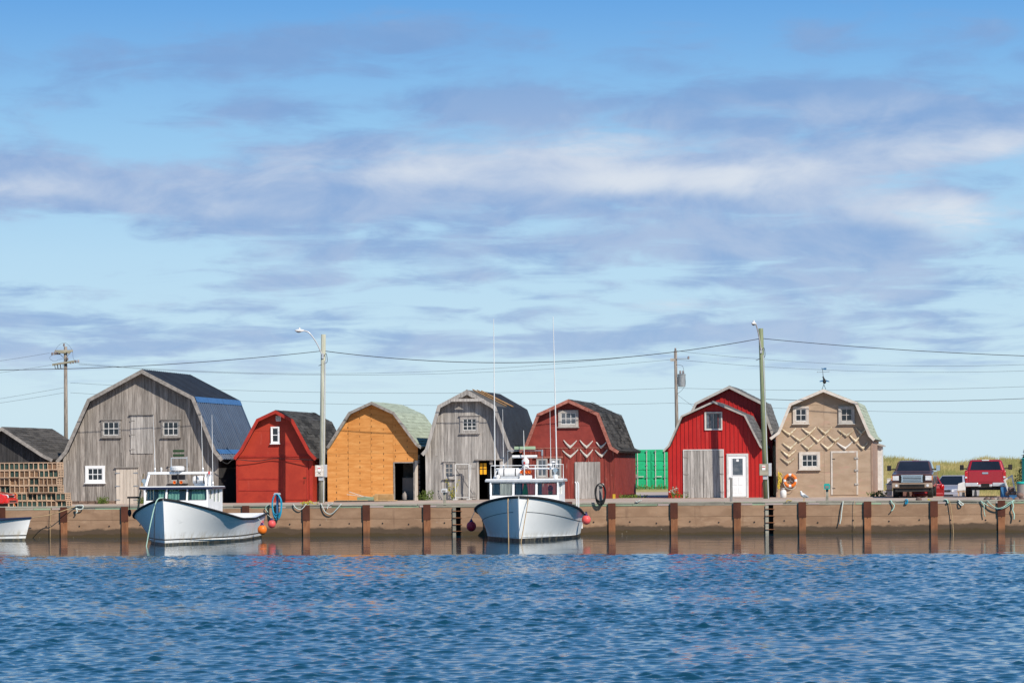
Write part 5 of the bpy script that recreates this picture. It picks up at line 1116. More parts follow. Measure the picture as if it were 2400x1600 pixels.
# ------------------------------------------------------------------ boats
def lerp_tab(tab, u):
    for (a, va), (b, vb) in zip(tab[:-1], tab[1:]):
        if a <= u <= b:
            f = (u - a) / (b - a); return va + (vb - va) * f
    return tab[-1][1]
def smooth_tab(tab, u):
    return (lerp_tab(tab, max(0, u - 0.04)) + 2 * lerp_tab(tab, u) + lerp_tab(tab, min(1, u + 0.04))) / 4
class Hull:
    def __init__(s, L, B, zs, rake=0.45, full=2.2, ent=0.46, rnd=1.0):
        s.ent, s.rnd = ent, rnd; s.L, s.B, s.zs, s.rake, s.full = L, B, zs, rake, full
    def half(s, u, v):
        st = 1 - 0.10 * max(0, (u - 0.55) / 0.45) ** 2
        b = s.B / 2 * (1 - (1 - min(u / s.ent, 1)) ** s.full) ** s.rnd * st
        bw = 0.88 * s.B / 2 * (1 - (1 - min(u / (s.ent * 1.55), 1)) ** 1.7) ** 1.05 * st
        if v <= 1: return bw + (b - bw) * (1 - v) ** 1.45
        return bw * (1 - (v - 1) / 0.4) ** 0.6
    def pt(s, u, v, sg, out=0.0):
        z0 = smooth_tab(s.zs, u); z = z0 * (1 - v) if v <= 1 else -(v - 1) / 0.4 * 0.7
        return Vector((sg * (s.half(u, v) + out), u * s.L + s.rake * min(v, 1.4) * (1 - u) ** 4, z))
    def mesh(s, nu=44, nv=14):
        us = [0.0005 + (i / nu) ** 1.5 * 0.9995 for i in range(nu + 1)]; vs_ = [1.4 * j / nv for j in range(nv + 1)]
        m = MB(); V = []; 
        for sg in (-1, 1):
            for u in us:
                for v in vs_: V.append(s.pt(u, v, sg))
        n = nv + 1; F = []
        for k in range(2):
            o = k * (nu + 1) * n
            for i in range(nu):
                for j in range(nv):
                    f = (o + i * n + j, o + (i + 1) * n + j, o + (i + 1) * n + j + 1, o + i * n + j + 1); F.append(f if k else f[::-1])
        o2 = (nu + 1) * n
        for j in range(nv):   # transom
            F.append((nu * n + j, nu * n + j + 1, o2 + nu * n + j + 1, o2 + nu * n + j))
        for j in range(nv): F.append((j, o2 + j, o2 + j + 1, j + 1))
        return m.add(V, F)
    def rail(s, v, sg, out, us): return [s.pt(u, v, sg, out) for u in us]
def half_at(h, u, z): return h.half(u, min(1.0, max(0.0, 1 - z / smooth_tab(h.zs, u))))
def deck_strip(h, u0, u1, z_of, inset, n=14):
    m = MB(); vs = []
    for i in range(n + 1):
        u = u0 + (u1 - u0) * i / n; z = z_of(u); w = max(0.01, half_at(h, u, z) - inset - 0.03); y = u * h.L + 0.02; vs += [(-w, y, z), (w, y, z)]
    return m.add(vs, [(2 * i, 2 * i + 1, 2 * i + 3, 2 * i + 2) for i in range(n)])
def wheelhouse(root, h, y0, y1, w, zb, z_sill, z_head, z_roof, trim, wins, lean=0.10, body='white_paint', side=None, rear_open=True, glass='window_glass', ovh=0.14):
    """cabin with real openings: front frame with three panes, sides, open or shut back, roof"""
    wf = w * 0.94
    fr = MB(); X = lambda z, wx: wx
    def fbox(x0, x1, z0, z1, th=0.07):   # piece of the leaning front
        yf = lambda z: y0 + lean * (z - z_sill) / (z_head - z_sill)
        fr.hexa([(x0, yf(z0), z0), (x1, yf(z0), z0), (x1, yf(z0) + th, z0), (x0, yf(z0) + th, z0), (x0, yf(z1), z1), (x1, yf(z1), z1), (x1, yf(z1) + th, z1), (x0, yf(z1) + th, z1)])
    fbox(-wf, wf, zb, z_sill); fbox(-wf, wf, z_head, z_roof)
    edges = [-wf] + [e for a, b in wins for e in (a, b)] + [wf]
    for i in range(0, len(edges), 2): fbox(edges[i], edges[i + 1], z_sill, z_head)
    cab = fr.build('front_bulkhead', body, root, bevel=0.015)
    yf = lambda z: y0 + lean * (z - z_sill) / (z_head - z_sill)
    for a, b in wins:
        g = MB().hexa([(a, yf(z_sill) + 0.03, z_sill), (b, yf(z_sill) + 0.03, z_sill), (b, yf(z_sill) + 0.04, z_sill), (a, yf(z_sill) + 0.04, z_sill), (a, yf(z_head) + 0.03, z_head), (b, yf(z_head) + 0.03, z_head), (b, yf(z_head) + 0.04, z_head), (a, yf(z_head) + 0.04, z_head)])
        g.build('windscreen_pane', glass, cab)
        rim = MB(); e = 0.022
        for (p, q, r_, t_) in ((a, a + e, z_sill, z_head), (b - e, b, z_sill, z_head), (a + e, b - e, z_sill, z_sill + e), (a + e, b - e, z_head - e, z_head)):
            rim.hexa([(p, yf(r_) - 0.008, r_), (q, yf(r_) - 0.008, r_), (q, yf(r_) + 0.02, r_), (p, yf(r_) + 0.02, r_), (p, yf(t_) - 0.008, t_), (q, yf(t_) - 0.008, t_), (q, yf(t_) + 0.02, t_), (p, yf(t_) + 0.02, t_)])
        rim.build('window_seal', 'rubber', cab)
    sw = side or [(0.12, 0.30, 0.0), (0.40, 0.56, -0.12), (0.66, 0.82, -0.12)]
    for sg in (-1, 1):
        m = MB(); Ls = y1 - y0
        def sbox(ya, yb, za, zb_):
            ka, kb = [wf + (w - wf) * ((yy - y0) / Ls) for yy in (ya, yb)]
            m.hexa([(sg * ka, ya, za), (sg * kb, yb, za), (sg * (kb - 0.06), yb, za), (sg * (ka - 0.06), ya, za), (sg * ka, ya, zb_), (sg * kb, yb, zb_), (sg * (kb - 0.06), yb, zb_), (sg * (ka - 0.06), ya, zb_)])
        ys = y0 + 0.02
        zl = zb
        cur = ys
        for (fa, fb, dz) in sw:
            a, b = y0 + Ls * fa, y0 + Ls * fb; sbox(cur, a, zl, z_roof); sbox(a, b, zl, z_sill + 0.04 + dz); sbox(a, b, z_head - 0.02, z_roof); cur = b
        sbox(cur, y1, min(zl, smooth_tab(h.zs, y1 / h.L) - 0.1), z_roof); sd_ = m.build('cabin_side', body, root)
        for (fa, fb, dz) in sw:
            a, b = y0 + Ls * fa, y0 + Ls * fb; ka = wf + (w - wf) * fa
            MB().box(sg * ka - 0.035, sg * ka - 0.025, a, b, z_sill + 0.04 + dz, z_head - 0.02).build('side_pane', glass, sd_)
    if rear_open:
        m = MB().box(-w, w, y1 - 0.06, y1, zb - 0.3, z_sill).box(-w, w, y1 - 0.06, y1, z_head + 0.0, z_roof)
        ed = [-w, -w + 0.25, -0.55, -0.35, 0.35, 0.55, w - 0.25, w]
        for i in range(0, 8, 2): m.box(ed[i], ed[i + 1], y1 - 0.06, y1, z_sill, z_head)
        m.build('rear_bulkhead', body, root)
    else: MB().box(-w, w, y1 - 0.06, y1, zb - 0.3, z_roof).build('rear_bulkhead', body, root)
    o = ovh
    rf = MB().prism([(y0 + 0.0, z_roof + 0.0), (y1 + o, z_roof + 0.0), (y1 + o, z_roof + 0.06), (y0 + 0.02, z_roof + 0.08)], -w - o * 0.6, w + o * 0.6, 'x').build('cabin_roof', body, root, bevel=0.02)
    MB().prism([(y0 - 0.02, z_roof - 0.045), (y1 + o + 0.02, z_roof - 0.055), (y1 + o + 0.02, z_roof + 0.035), (y0 - 0.02, z_roof + 0.045)], -w - o * 0.6 - 0.02, w + o * 0.6 + 0.02, 'x').build('roof_edge', trim, rf, bevel=0.012)
    return cab, rf
def antenna(root, x, y, z0, z1, r=0.017, mat='white_plastic', lean=0.0):
    a = MB().tube([(x, y, z0), (x + lean * 0.5, y, (z0 + z1) / 2), (x + lean, y, z1)], [r, r * 0.8, r * 0.45], 6).build('antenna', mat, root)
    MB().lathe([(0.035, 0), (0.035, 0.12), (0.02, 0.16)], 8, c=(x, y, z0 - 0.03)).build('antenna_base', 'aluminium', a)
def horn(root, x, y, z):
    MB().lathe([(0.02, 0.28), (0.03, 0.12), (0.05, 0.04), (0.065, 0.0), (0.055, 0.0), (0.03, 0.06)], 12, c=(x, y, z), ax='y').build('horn', 'orange', root)
def raft(root, x, y, z, L, r):
    c = MB().lathe([(0.02, -L / 2), (r * 0.85, -L / 2), (r, -L / 2 + 0.06), (r, -0.02), (r * 1.05, -0.02), (r * 1.05, 0.02), (r, 0.02), (r, L / 2 - 0.06), (r * 0.85, L / 2), (0.02, L / 2)], 20, c=(x, y, z), ax='x').build('liferaft_canister', 'white_plastic', root, smooth=False)
    for k in (-0.25, 0.25): MB().lathe([(r * 1.02, -0.02), (r * 1.04, -0.02), (r * 1.04, 0.02), (r * 1.02, 0.02)], 20, c=(x + k * L, y, z), ax='x').build('strap', 'rubber', c)
    MB().box(x - L * 0.4, x + L * 0.4, y - r * 0.8, y + r * 0.8, z - r - 0.06, z - r * 0.75).build('cradle', 'aluminium', c)
def searchlight(root, x, y, z):
    a = MB().lathe([(0.03, 0), (0.03, 0.12)], 8, c=(x, y, z)).lathe([(0.02, 0.10), (0.08, 0.08), (0.10, -0.06), (0.09, -0.07)], 14, c=(x, y, z + 0.2), ax='y').build('searchlight', 'chrome', root, smooth=False)
def buoy(label, c, r, mat, group=None, line_to=None):
    o = thing('buoy', label, 'buoy', Vector(c) - Vector((0, 0, r)), 0, group)
    MB().ball((0, 0, r), r, 20, 1, 1, 1.06).build('float', mat, o, smooth=True)
    MB().lathe([(r * 0.55, r * 1.84), (r * 0.34, r * 2.08), (r * 0.20, r * 2.32), (r * 0.16, r * 2.5), (0.01, r * 2.52)], 14).build('collar', 'buoy_blue', o, smooth=True)
    if line_to:
        p = Vector(line_to) - o.location; MB().tube([(0, 0, r * 2.45), p], 0.012, 5).build('lanyard', 'rope_pale', o)
    return o
def place_boat(o, px, Y, yaw):
    x, _ = ray(px, 1200); o.location = (Y * x, Y, WATER); o.rotation_euler = (0, 0, -yaw); return o

# --- white boat on the left
h = Hull(14.2, 4.3, [(0, 1.90), (0.05, 1.76), (0.10, 1.61), (0.165, 1.43), (0.25, 1.22), (0.33, 1.07), (0.45, 0.96), (0.7, 0.92), (1, 1.08)], 0.30, 1.95, 0.37)
root = thing('fishing_boat', 'white fishing boat with navy roof edge moored before the big grey barn', 'boat', (0, 0, 0)); BL = place_boat(root, 382.5, 127.2, radians(4.6))
hull = h.mesh().build('hull', 'hull_white', root, smooth=True)
us = [0.0005 + (i / 30) ** 1.4 * 0.9995 for i in range(31)]
for sg in (-1, 1):
    MB().tube(h.rail(0.0, sg, 0.015, us), 0.048, 8).build('rub_rail', 'rubber', hull, smooth=True)
    MB().tube(h.rail(0.86, sg, 0.0, [0.03 + 0.5 * i / 20 for i in range(21)]), [0.035 * (1 - abs(i / 10 - 1)) + 0.006 for i in range(21)], 6).build('spray_rail', 'hull_white', hull, smooth=True)
deck_strip(h, 0.01, 0.32, lambda u: smooth_tab(h.zs, u) - 0.07, 0.05).build('foredeck', 'white_paint', root)
deck_strip(h, 0.30, 0.995, lambda u: 0.42, 0.06).build('cockpit_floor', 'grey_plastic', root)
m = MB(); vs = []; n = 20      # inner bulwark and side deck
for sg in (-1, 1):
    o = len(vs)
    for i in range(n + 1):
        u = 0.30 + 0.69 * i / n; w = h.half(u, 0); z = smooth_tab(h.zs, u) + 0.02
        vs += [(sg * (w - 0.01), u * h.L, z), (sg * (w - 0.24), u * h.L, z), (sg * min(w - 0.26, half_at(h, u, 0.42) - 0.05), u * h.L, 0.42)]
    for i in range(n):
        for j in range(2): m.f.append((o + 3 * i + j, o + 3 * i + j + 1, o + 3 * i + j + 4, o + 3 * i + j + 3))
m.v = [tuple(p) for p in vs]; m.build('bulwark', 'white_paint', root)
ws_ = h.half(1, 0); MB().box(-ws_ + 0.12, ws_ - 0.12, h.L - 0.26, h.L - 0.01, 0.42, 1.10).build('transom', 'white_paint', root)
MB().box(-0.9, 0.9, 8.2, 9.6, 0.42, 0.86).build('engine_box', 'white_paint', root, bevel=0.03)
cab, rf = wheelhouse(root, h, 2.75, 5.75, 1.42, 1.18, 1.80, 2.25, 2.30, 'navy_trim', [(-1.24, -0.45), (-0.36, 0.42), (0.50, 1.27)], 0.14, rear_open=False, glass='windscreen')
cur = MB(); vs = []
for i in range(61): x = -1.2 + 2.4 * i / 60; vs += [(x, 2.84 + 0.018 * sin(i * 1.9), 1.72), (x, 2.98 + 0.018 * sin(i * 1.9), 2.24)]
cur.add(vs, [(2 * i, 2 * i + 2, 2 * i + 3, 2 * i + 1) for i in range(60) if i not in range(0, 11) and i not in range(33, 40) and i not in range(43, 46)]); cur.build('curtain', 'curtain', cab)
z = 2.38
arch = MB()
for x0, x1 in ((-1.36, -1.22), (1.30, 1.36)): arch.tube([(x0, 3.3, z), (x1 if x0 < 0 else 1.32, 3.4, z + 0.55)], 0.06, 8)
arch.box(-1.28, 1.38, 3.32, 3.46, z + 0.49, z + 0.59); a = arch.build('mast_arch', 'white_paint', root, bevel=0.015)
MB().box(1.12, 1.20, 3.32, 3.46, z, z + 0.49).box(1.33, 1.37, 3.28, 3.31, z + 0.44, z + 0.6).build('arch_post', 'white_paint', a)
MB().lathe([(0.02, 0), (0.28, 0.01), (0.30, 0.05), (0.30, 0.16), (0.27, 0.20), (0.02, 0.21)], 24, c=(-0.05, 3.4, z + 0.62)).build('radar_dome', 'white_plastic', a, smooth=False)
fr = MB().tube([(-0.30, 3.4, z + 0.5), (-0.30, 3.4, z + 1.18)], 0.02).tube([(0.36, 3.4, z + 0.5), (0.36, 3.4, z + 1.22)], 0.02).tube([(-0.30, 3.4, z + 1.16), (0.36, 3.4, z + 1.16)], 0.025).build('light_frame', 'aluminium', a)
for k in (0, 1): MB().box(-0.22, 0.24, 3.36, 3.46, z + 1.22 + 0.18 * k, z + 1.32 + 0.18 * k).build('work_light', 'spruce', fr, bevel=0.01)
raft(root, 0.82, 4.0, z + 0.24, 0.62, 0.18); horn(root, -0.12, 3.1, z + 0.16); horn(root, 0.16, 3.1, z + 0.16); MB().tube([(0.02, 3.2, z), (0.0, 3.2, z + 0.5)], 0.04).build('horn_post', 'rubber', root)
searchlight(root, -1.36, 3.0, z + 0.02)
MB().lathe([(0.03, 0), (0.04, 0.05), (0.05, 0.12), (0.03, 0.18)], 10, c=(-0.72, 3.4, z + 0.6)).build('gps_dome', 'white_plastic', a)
MB().lathe([(0.08, 0), (0.08, 0.40), (0.05, 0.46)], 12, c=(1.12, 4.6, z)).build('exhaust_stack', 'aluminium', root); MB().box(1.28, 1.34, 3.2, 3.25, z + 0.48, z + 0.6).build('port_lamp', 'red_plastic', a)
antenna(root, -0.98, 3.4, z + 0.62, z + 2.95, lean=-0.06); antenna(root, 1.0, 3.5, z + 0.62, z + 2.95, lean=-0.05); antenna(root, 1.26, 4.4, z + 0.02, z + 2.95, lean=-0.02)
dv = MB().tube([(-1.92, 4.2, 1.1), (-1.80, 4.2, 1.9), (-1.62, 4.2, 2.9)], [0.045, 0.04, 0.03], 8).build('hauling_davit', 'rope_tan', root)
MB().box(-2.30, -1.84, 4.1, 4.22, 1.88, 1.96).tube([(-2.22, 4.16, 1.9), (-2.22, 4.16, 1.45)], 0.02).ball((-2.22, 4.16, 1.28), 0.10, 8, 0.8, 0.4, 1.6).build('hauling_block', 'rubber', dv)
MB().lathe([(0.05, 0), (0.05, 0.02)], 10, c=(1.36, 3.6, 1.30), ax='x').lathe([(0.05, 0), (0.05, 0.02)], 10, c=(1.36, 3.8, 1.30), ax='x').build('vent_caps', 'rubber', root)
tr = MB()     # faded red registration on the quarter, as strokes
for i, (y, zz, a, b) in enumerate(((12.6, 0.72, 0.07, 0.22), (12.76, 0.83, 0.2, 0.04), (12.9, 0.70, 0.07, 0.24), (13.1, 0.72, 0.07, 0.22), (13.25, 0.83, 0.2, 0.04), (13.5, 0.72, 0.07, 0.22))):
    w = h.half(y / h.L, 0.3) + 0.004; tr.box(w - 0.004, w + 0.012, y, y + a, zz - b / 2, zz + b / 2)
tr.build('registration_mark', 'buoy_pink', hull)
mw = BL.matrix_basis
def on(boat, p): return boat.location + Matrix.Rotation(boat.rotation_euler.z, 3, 'Z') @ Vector(p)
p = h.pt(0.74, 0, 1); buoy('orange buoy hanging on the side of the white boat', on(BL, (p.x + 0.22, p.y, 0.42)), 0.205, 'orange', None, on(BL, (p.x + 0.04, p.y, p.z)))
p = h.pt(0.99, 0, 1); buoy('pink buoy at the stern of the white boat', on(BL, (p.x + 0.22, p.y + 0.2, 0.60)), 0.18, 'buoy_pink', None, on(BL, (p.x, p.y, p.z)))
b0 = on(BL, h.pt(0.012, 0, -1)); p1 = on(BL, (-0.42, -0.5, -0.15))
rope('mooring_rope', 'green rope hanging from bow of the white boat into the water', 'rope', [on(BL, (-0.05, 0.3, 1.93)), on(BL, (-0.28, 0.05, 1.80)), on(BL, (-0.45, -0.35, 0.9)), on(BL, (-0.62, -0.6, -0.2))], 0.026, 'rope_green')
rope('mooring_rope', 'black rope hanging beside the bow of the white boat', 'rope', [on(BL, (-0.34, 0.12, 1.74)), on(BL, (-0.36, -0.02, 0.8)), on(BL, (-0.36, -0.1, -0.25))], 0.016, 'rubber')

# --- pale grey boat in the middle
h = Hull(12.6, 4.4, [(0, 1.84), (0.05, 1.80), (0.10, 1.73), (0.17, 1.60), (0.26, 1.43), (0.36, 1.26), (0.48, 1.12), (0.65, 1.0), (1, 1.0)], 0.12, 2.0, 0.40, 0.93)
root = thing('fishing_boat', 'pale grey hulled fishing boat, bow on, moored before the silver barn', 'boat', (0, 0, 0)); BM = place_boat(root, 1216, 128.0, radians(4.6))
hull = h.mesh().build('hull', 'hull_grey', root, smooth=True)
for sg in (-1, 1):
    MB().tube(h.rail(0.0, sg, 0.02, us), 0.055, 8).build('rub_rail', 'rubber', hull, smooth=True)
    MB().tube(h.rail(0.33, sg, 0.002, [0.03 + 0.6 * i / 24 for i in range(25)]), 0.011, 5).build('pinstripe', 'rubber', hull)
    MB().tube(h.rail(0.88, sg, 0.0, [0.02 + 0.6 * i / 20 for i in range(21)]), 0.02, 6).build('spray_rail', 'hull_grey', hull)
deck_strip(h, 0.01, 0.30, lambda u: smooth_tab(h.zs, u) - 0.04, 0.05).build('foredeck', 'white_paint', root)
deck_strip(h, 0.28, 0.995, lambda u: 0.45, 0.06).build('cockpit_floor', 'grey_plastic', root)
ws_ = h.half(1, 0); MB().box(-ws_ + 0.12, ws_ - 0.12, h.L - 0.2, h.L - 0.01, 0.3, 1.0).build('transom', 'white_paint', root)
cab, rf = wheelhouse(root, h, 2.9, 5.6, 1.52, 1.30, 1.88, 2.38, 2.48, 'aluminium', [(-1.34, -0.50), (-0.40, 0.46), (0.56, 1.36)], 0.10, rear_open=True, glass='window_glass', side=[(0.08, 0.16, 0), (0.28, 0.55, 0)])
MB().box(-1.3, 1.3, 3.2, 3.8, 1.7, 1.78).build('dashboard', 'grey_plastic', cab)
z = 2.56
a = MB().tube([(-1.30, 3.4, z), (-1.12, 3.4, z + 0.44)], 0.035).tube([(1.26, 3.4, z), (1.26, 3.4, z + 0.44)], 0.035).box(-1.2, 1.27, 3.36, 3.44, z + 0.38, z + 0.45).build('mast_arch', 'white_paint', root)
MB().tube([(-1.40, 3.2, z), (-1.40, 3.2, z + 0.55), (1.1, 3.2, z + 0.55)], 0.018).tube([(1.55, 4.2, z), (1.55, 4.2, z + 0.58), (0.9, 4.2, z + 0.6)], 0.018).tube([(0.45, 3.2, z), (0.45, 3.2, z + 0.55)], 0.02).build('roof_rail', 'white_paint', root)
fr = MB().tube([(-0.72, 3.5, z + 0.4), (-0.72, 3.5, z + 1.16), (0.72, 3.5, z + 1.16), (0.72, 3.5, z + 0.4)], 0.028).tube([(0.72, 3.5, z + 0.95), (0.72, 3.5, z + 1.2)], 0.045).build('light_frame', 'galvanised', root)
MB().box(-0.44, 0.44, 3.42, 3.55, z + 1.21, z + 1.34).build('work_light', 'timber_green', fr, bevel=0.01)
MB().lathe([(0.14, 0), (0.15, 0.06), (0.11, 0.16), (0.15, 0.22), (0.15, 0.34), (0.08, 0.42), (0.06, 0.52)], 16, c=(0.03, 3.4, z + 0.42)).build('radar_pedestal', 'white_plastic', root)
MB().tube([(-0.52, 3.4, z + 0.92), (0.52, 3.4, z + 0.92)], 0.062, 10).build('radar_scanner', 'white_plastic', root)
raft(root, -0.62, 3.35, z + 0.24, 0.96, 0.175)
for x in (-0.12, 0.10, 0.22): horn(root, x, 3.1, z + 0.28)
MB().tube([(0.0, 3.15, z), (0.0, 3.15, z + 0.9), (-0.02, 3.15, z + 2.0)], [0.03, 0.022, 0.012]).build('signal_mast', 'white_plastic', root); MB().lathe([(0.04, 0), (0.04, 0.1)], 10, c=(0, 3.1, z + 0.6)).build('mast_lamp', 'lamp_red', root)
MB().box(-0.2, 0.3, 3.1, 3.4, z, z + 0.14).build('horn_box', 'white_plastic', root); MB().ball((-1.12, 3.2, z + 0.08), 0.1, 10).build('compressor', 'white_plastic', root, smooth=True)
searchlight(root, 1.30, 3.0, z + 0.14); MB().lathe([(0.10, 0), (0.08, 0.16)], 10, c=(1.30, 3.0, z)).build('searchlight_base', 'white_paint', root)
MB().lathe([(0.02, 0), (0.02, 0.2), (0.09, 0.22), (0.07, 0.27), (0.01, 0.29)], 12, c=(1.18, 3.4, z + 0.45)).build('gps_dome', 'white_plastic', root)
antenna(root, -1.24, 3.3, z + 0.0, z + 6.65, 0.03, lean=0.0); antenna(root, 1.36, 3.0, z + 0.5, z + 6.7, 0.03, lean=-0.10); antenna(root, -0.92, 3.8, z + 0.45, z + 2.9, 0.016, lean=-0.02); antenna(root, 1.06, 3.8, z + 0.45, z + 2.9, 0.016, lean=-0.02)
MB().box(1.50, 1.75, 6.0, 6.9, 0.9, 1.55).build('hauler_stand', 'rust_dark', root)
for y in (6.2, 7.6): MB().tube([(1.98, y, 0.9), (1.98, y, 2.3), (1.92, y, 2.4)], 0.03).build('gate_post', 'white_paint', root)
MB().box(1.98, 2.22, 8.0, 8.2, 0.85, 1.0).build('stern_fairlead', 'aluminium', root)
p = h.pt(0.33, 0, -1); buoy('dark red buoy on the left side of the pale grey boat', on(BM, (p.x - 0.20, p.y + 0.1, 0.58)), 0.205, 'buoy_red', None, on(BM, (p.x, p.y, p.z)))
p = h.pt(0.52, 0, 1); buoy('pink buoy on the right side of the pale grey boat', on(BM, (p.x + 0.16, p.y, 0.78)), 0.195, 'buoy_pink', None, on(BM, (p.x, p.y, p.z)))
rope('mooring_rope', 'left tan rope hanging from bow of the pale grey boat', 'rope', [on(BM, (-0.46, 0.9, 1.80)), on(BM, (-0.46, 0.25, 1.66)), on(BM, (-0.45, 0.18, 0.8)), on(BM, (-0.43, 0.1, -0.25))], 0.024, 'rope_tan')
rope('mooring_rope', 'right tan rope slanting from bow of the pale grey boat', 'rope', [on(BM, (0.30, 0.9, 1.86)), on(BM, (0.36, 0.2, 1.66)), on(BM, (0.22, -0.2, 0.7)), on(BM, (0.08, -0.6, -0.25))], 0.02, 'rope_tan')
b_ = MB().lathe([(0.08, 0), (0.09, 0.02), (0.075, 0.24)], 12).build('bucket', 'white_plastic', None); b_.location = on(BM, (0.32, 1.5, 1.62)); b_.rotation_euler = (0.3, 0.25, 0); tag(b_, 'small white bucket tipped over on foredeck of the pale grey boat', 'bucket')
o = MB().lathe([(0.13, 0), (0.11, 0.3), (0.06, 0.55), (0.02, 0.62)], 10).build('oilskin', 'green_plastic', None, smooth=True); place(o, on(BM, (0.0, 3.55, 1.78)), 0); tag(o, 'bright green oilskin standing behind middle windscreen of the grey boat', 'oilskin')
o = thing('buoy', 'red and yellow marker buoy behind right windscreen of the grey boat', 'buoy', on(BM, (1.05, 3.5, 1.78)), 0)
MB().ball((0, 0, 0.36), 0.12, 14, 0.95, 0.95, 1.2).build('float', 'red_plastic', o, smooth=True); MB().lathe([(0.06, 0), (0.08, 0.1), (0.1, 0.24)], 12).build('stem', 'yellow_paint', o)

# --- skiff end at the left edge
h = Hull(6.5, 2.3, [(0, 1.02), (0.3, 0.93), (0.6, 0.88), (1, 0.85)], 0.28, 3.2)
root = thing('skiff', 'small white skiff with dark gunwale at the left edge', 'skiff', (0, 0, 0)); SK = place_boat(root, 73, 139.2, radians(-94))
hull = h.mesh().build('hull', 'hull_white', root, smooth=True)
for sg in (-1, 1):
    MB().tube(h.rail(0.02, sg, 0.012, us), 0.045, 6).build('gunwale', 'navy_trim', hull)
deck_strip(h, 0.01, 0.99, lambda u: 0.62, 0.05).build('floor', 'white_paint', root)
MB().box(0.0, 0.05, 0.0, 0.62, 0.52, 0.57).build('bow_slot', 'rubber', hull)
buoy('small beige fender on the side of the skiff', on(SK, (1.22, 2.45, 0.52)), 0.13, 'bone', None)
rope('mooring_rope', 'tan mooring line running from skiff up to the quay', 'rope', [on(SK, (0, 0.1, 1.0)), Pt(105, 1208, -1.0), Pt(140, 1199, -0.6), Pt(176, 1186, -0.1)], 0.018, 'rope_tan')

# ------------------------------------------------------------------ vehicles (front towards local -y)
def wheel(root, x, y, r, w, rim='chrome'):
    s_ = 1 if x > 0 else -1
    t = MB().lathe([(r * 0.62, -w / 2), (r * 0.94, -w / 2), (r, -w / 2 + 0.03), (r, w / 2 - 0.03), (r * 0.94, w / 2), (r * 0.62, w / 2)], 22, c=(x, y, r), ax='x').build('wheel', 'rubber', root, smooth=False)
    MB().lathe([(0.03, -w / 2 + 0.03), (r * 0.6, -w / 2 + 0.02), (r * 0.6, w / 2 - 0.02), (0.03, w / 2 - 0.03)], 16, c=(x, y, r), ax='x').build('rim', rim, t)
def arch_profile(y, z, r, n=8): return [(y - r * cos(pi * i / n), z + r * sin(pi * i / n)) for i in range(n + 1)]
def side_profile(top, y_front, y_rear, zb, wheels, r):
    pts = [(y_front, zb)]
    for wy in wheels: pts += [(wy - r, zb)] + arch_profile(wy, zb, r)[1:-1] + [(wy + r, zb)]
    return pts + [(y_rear, zb)] + list(reversed(top))
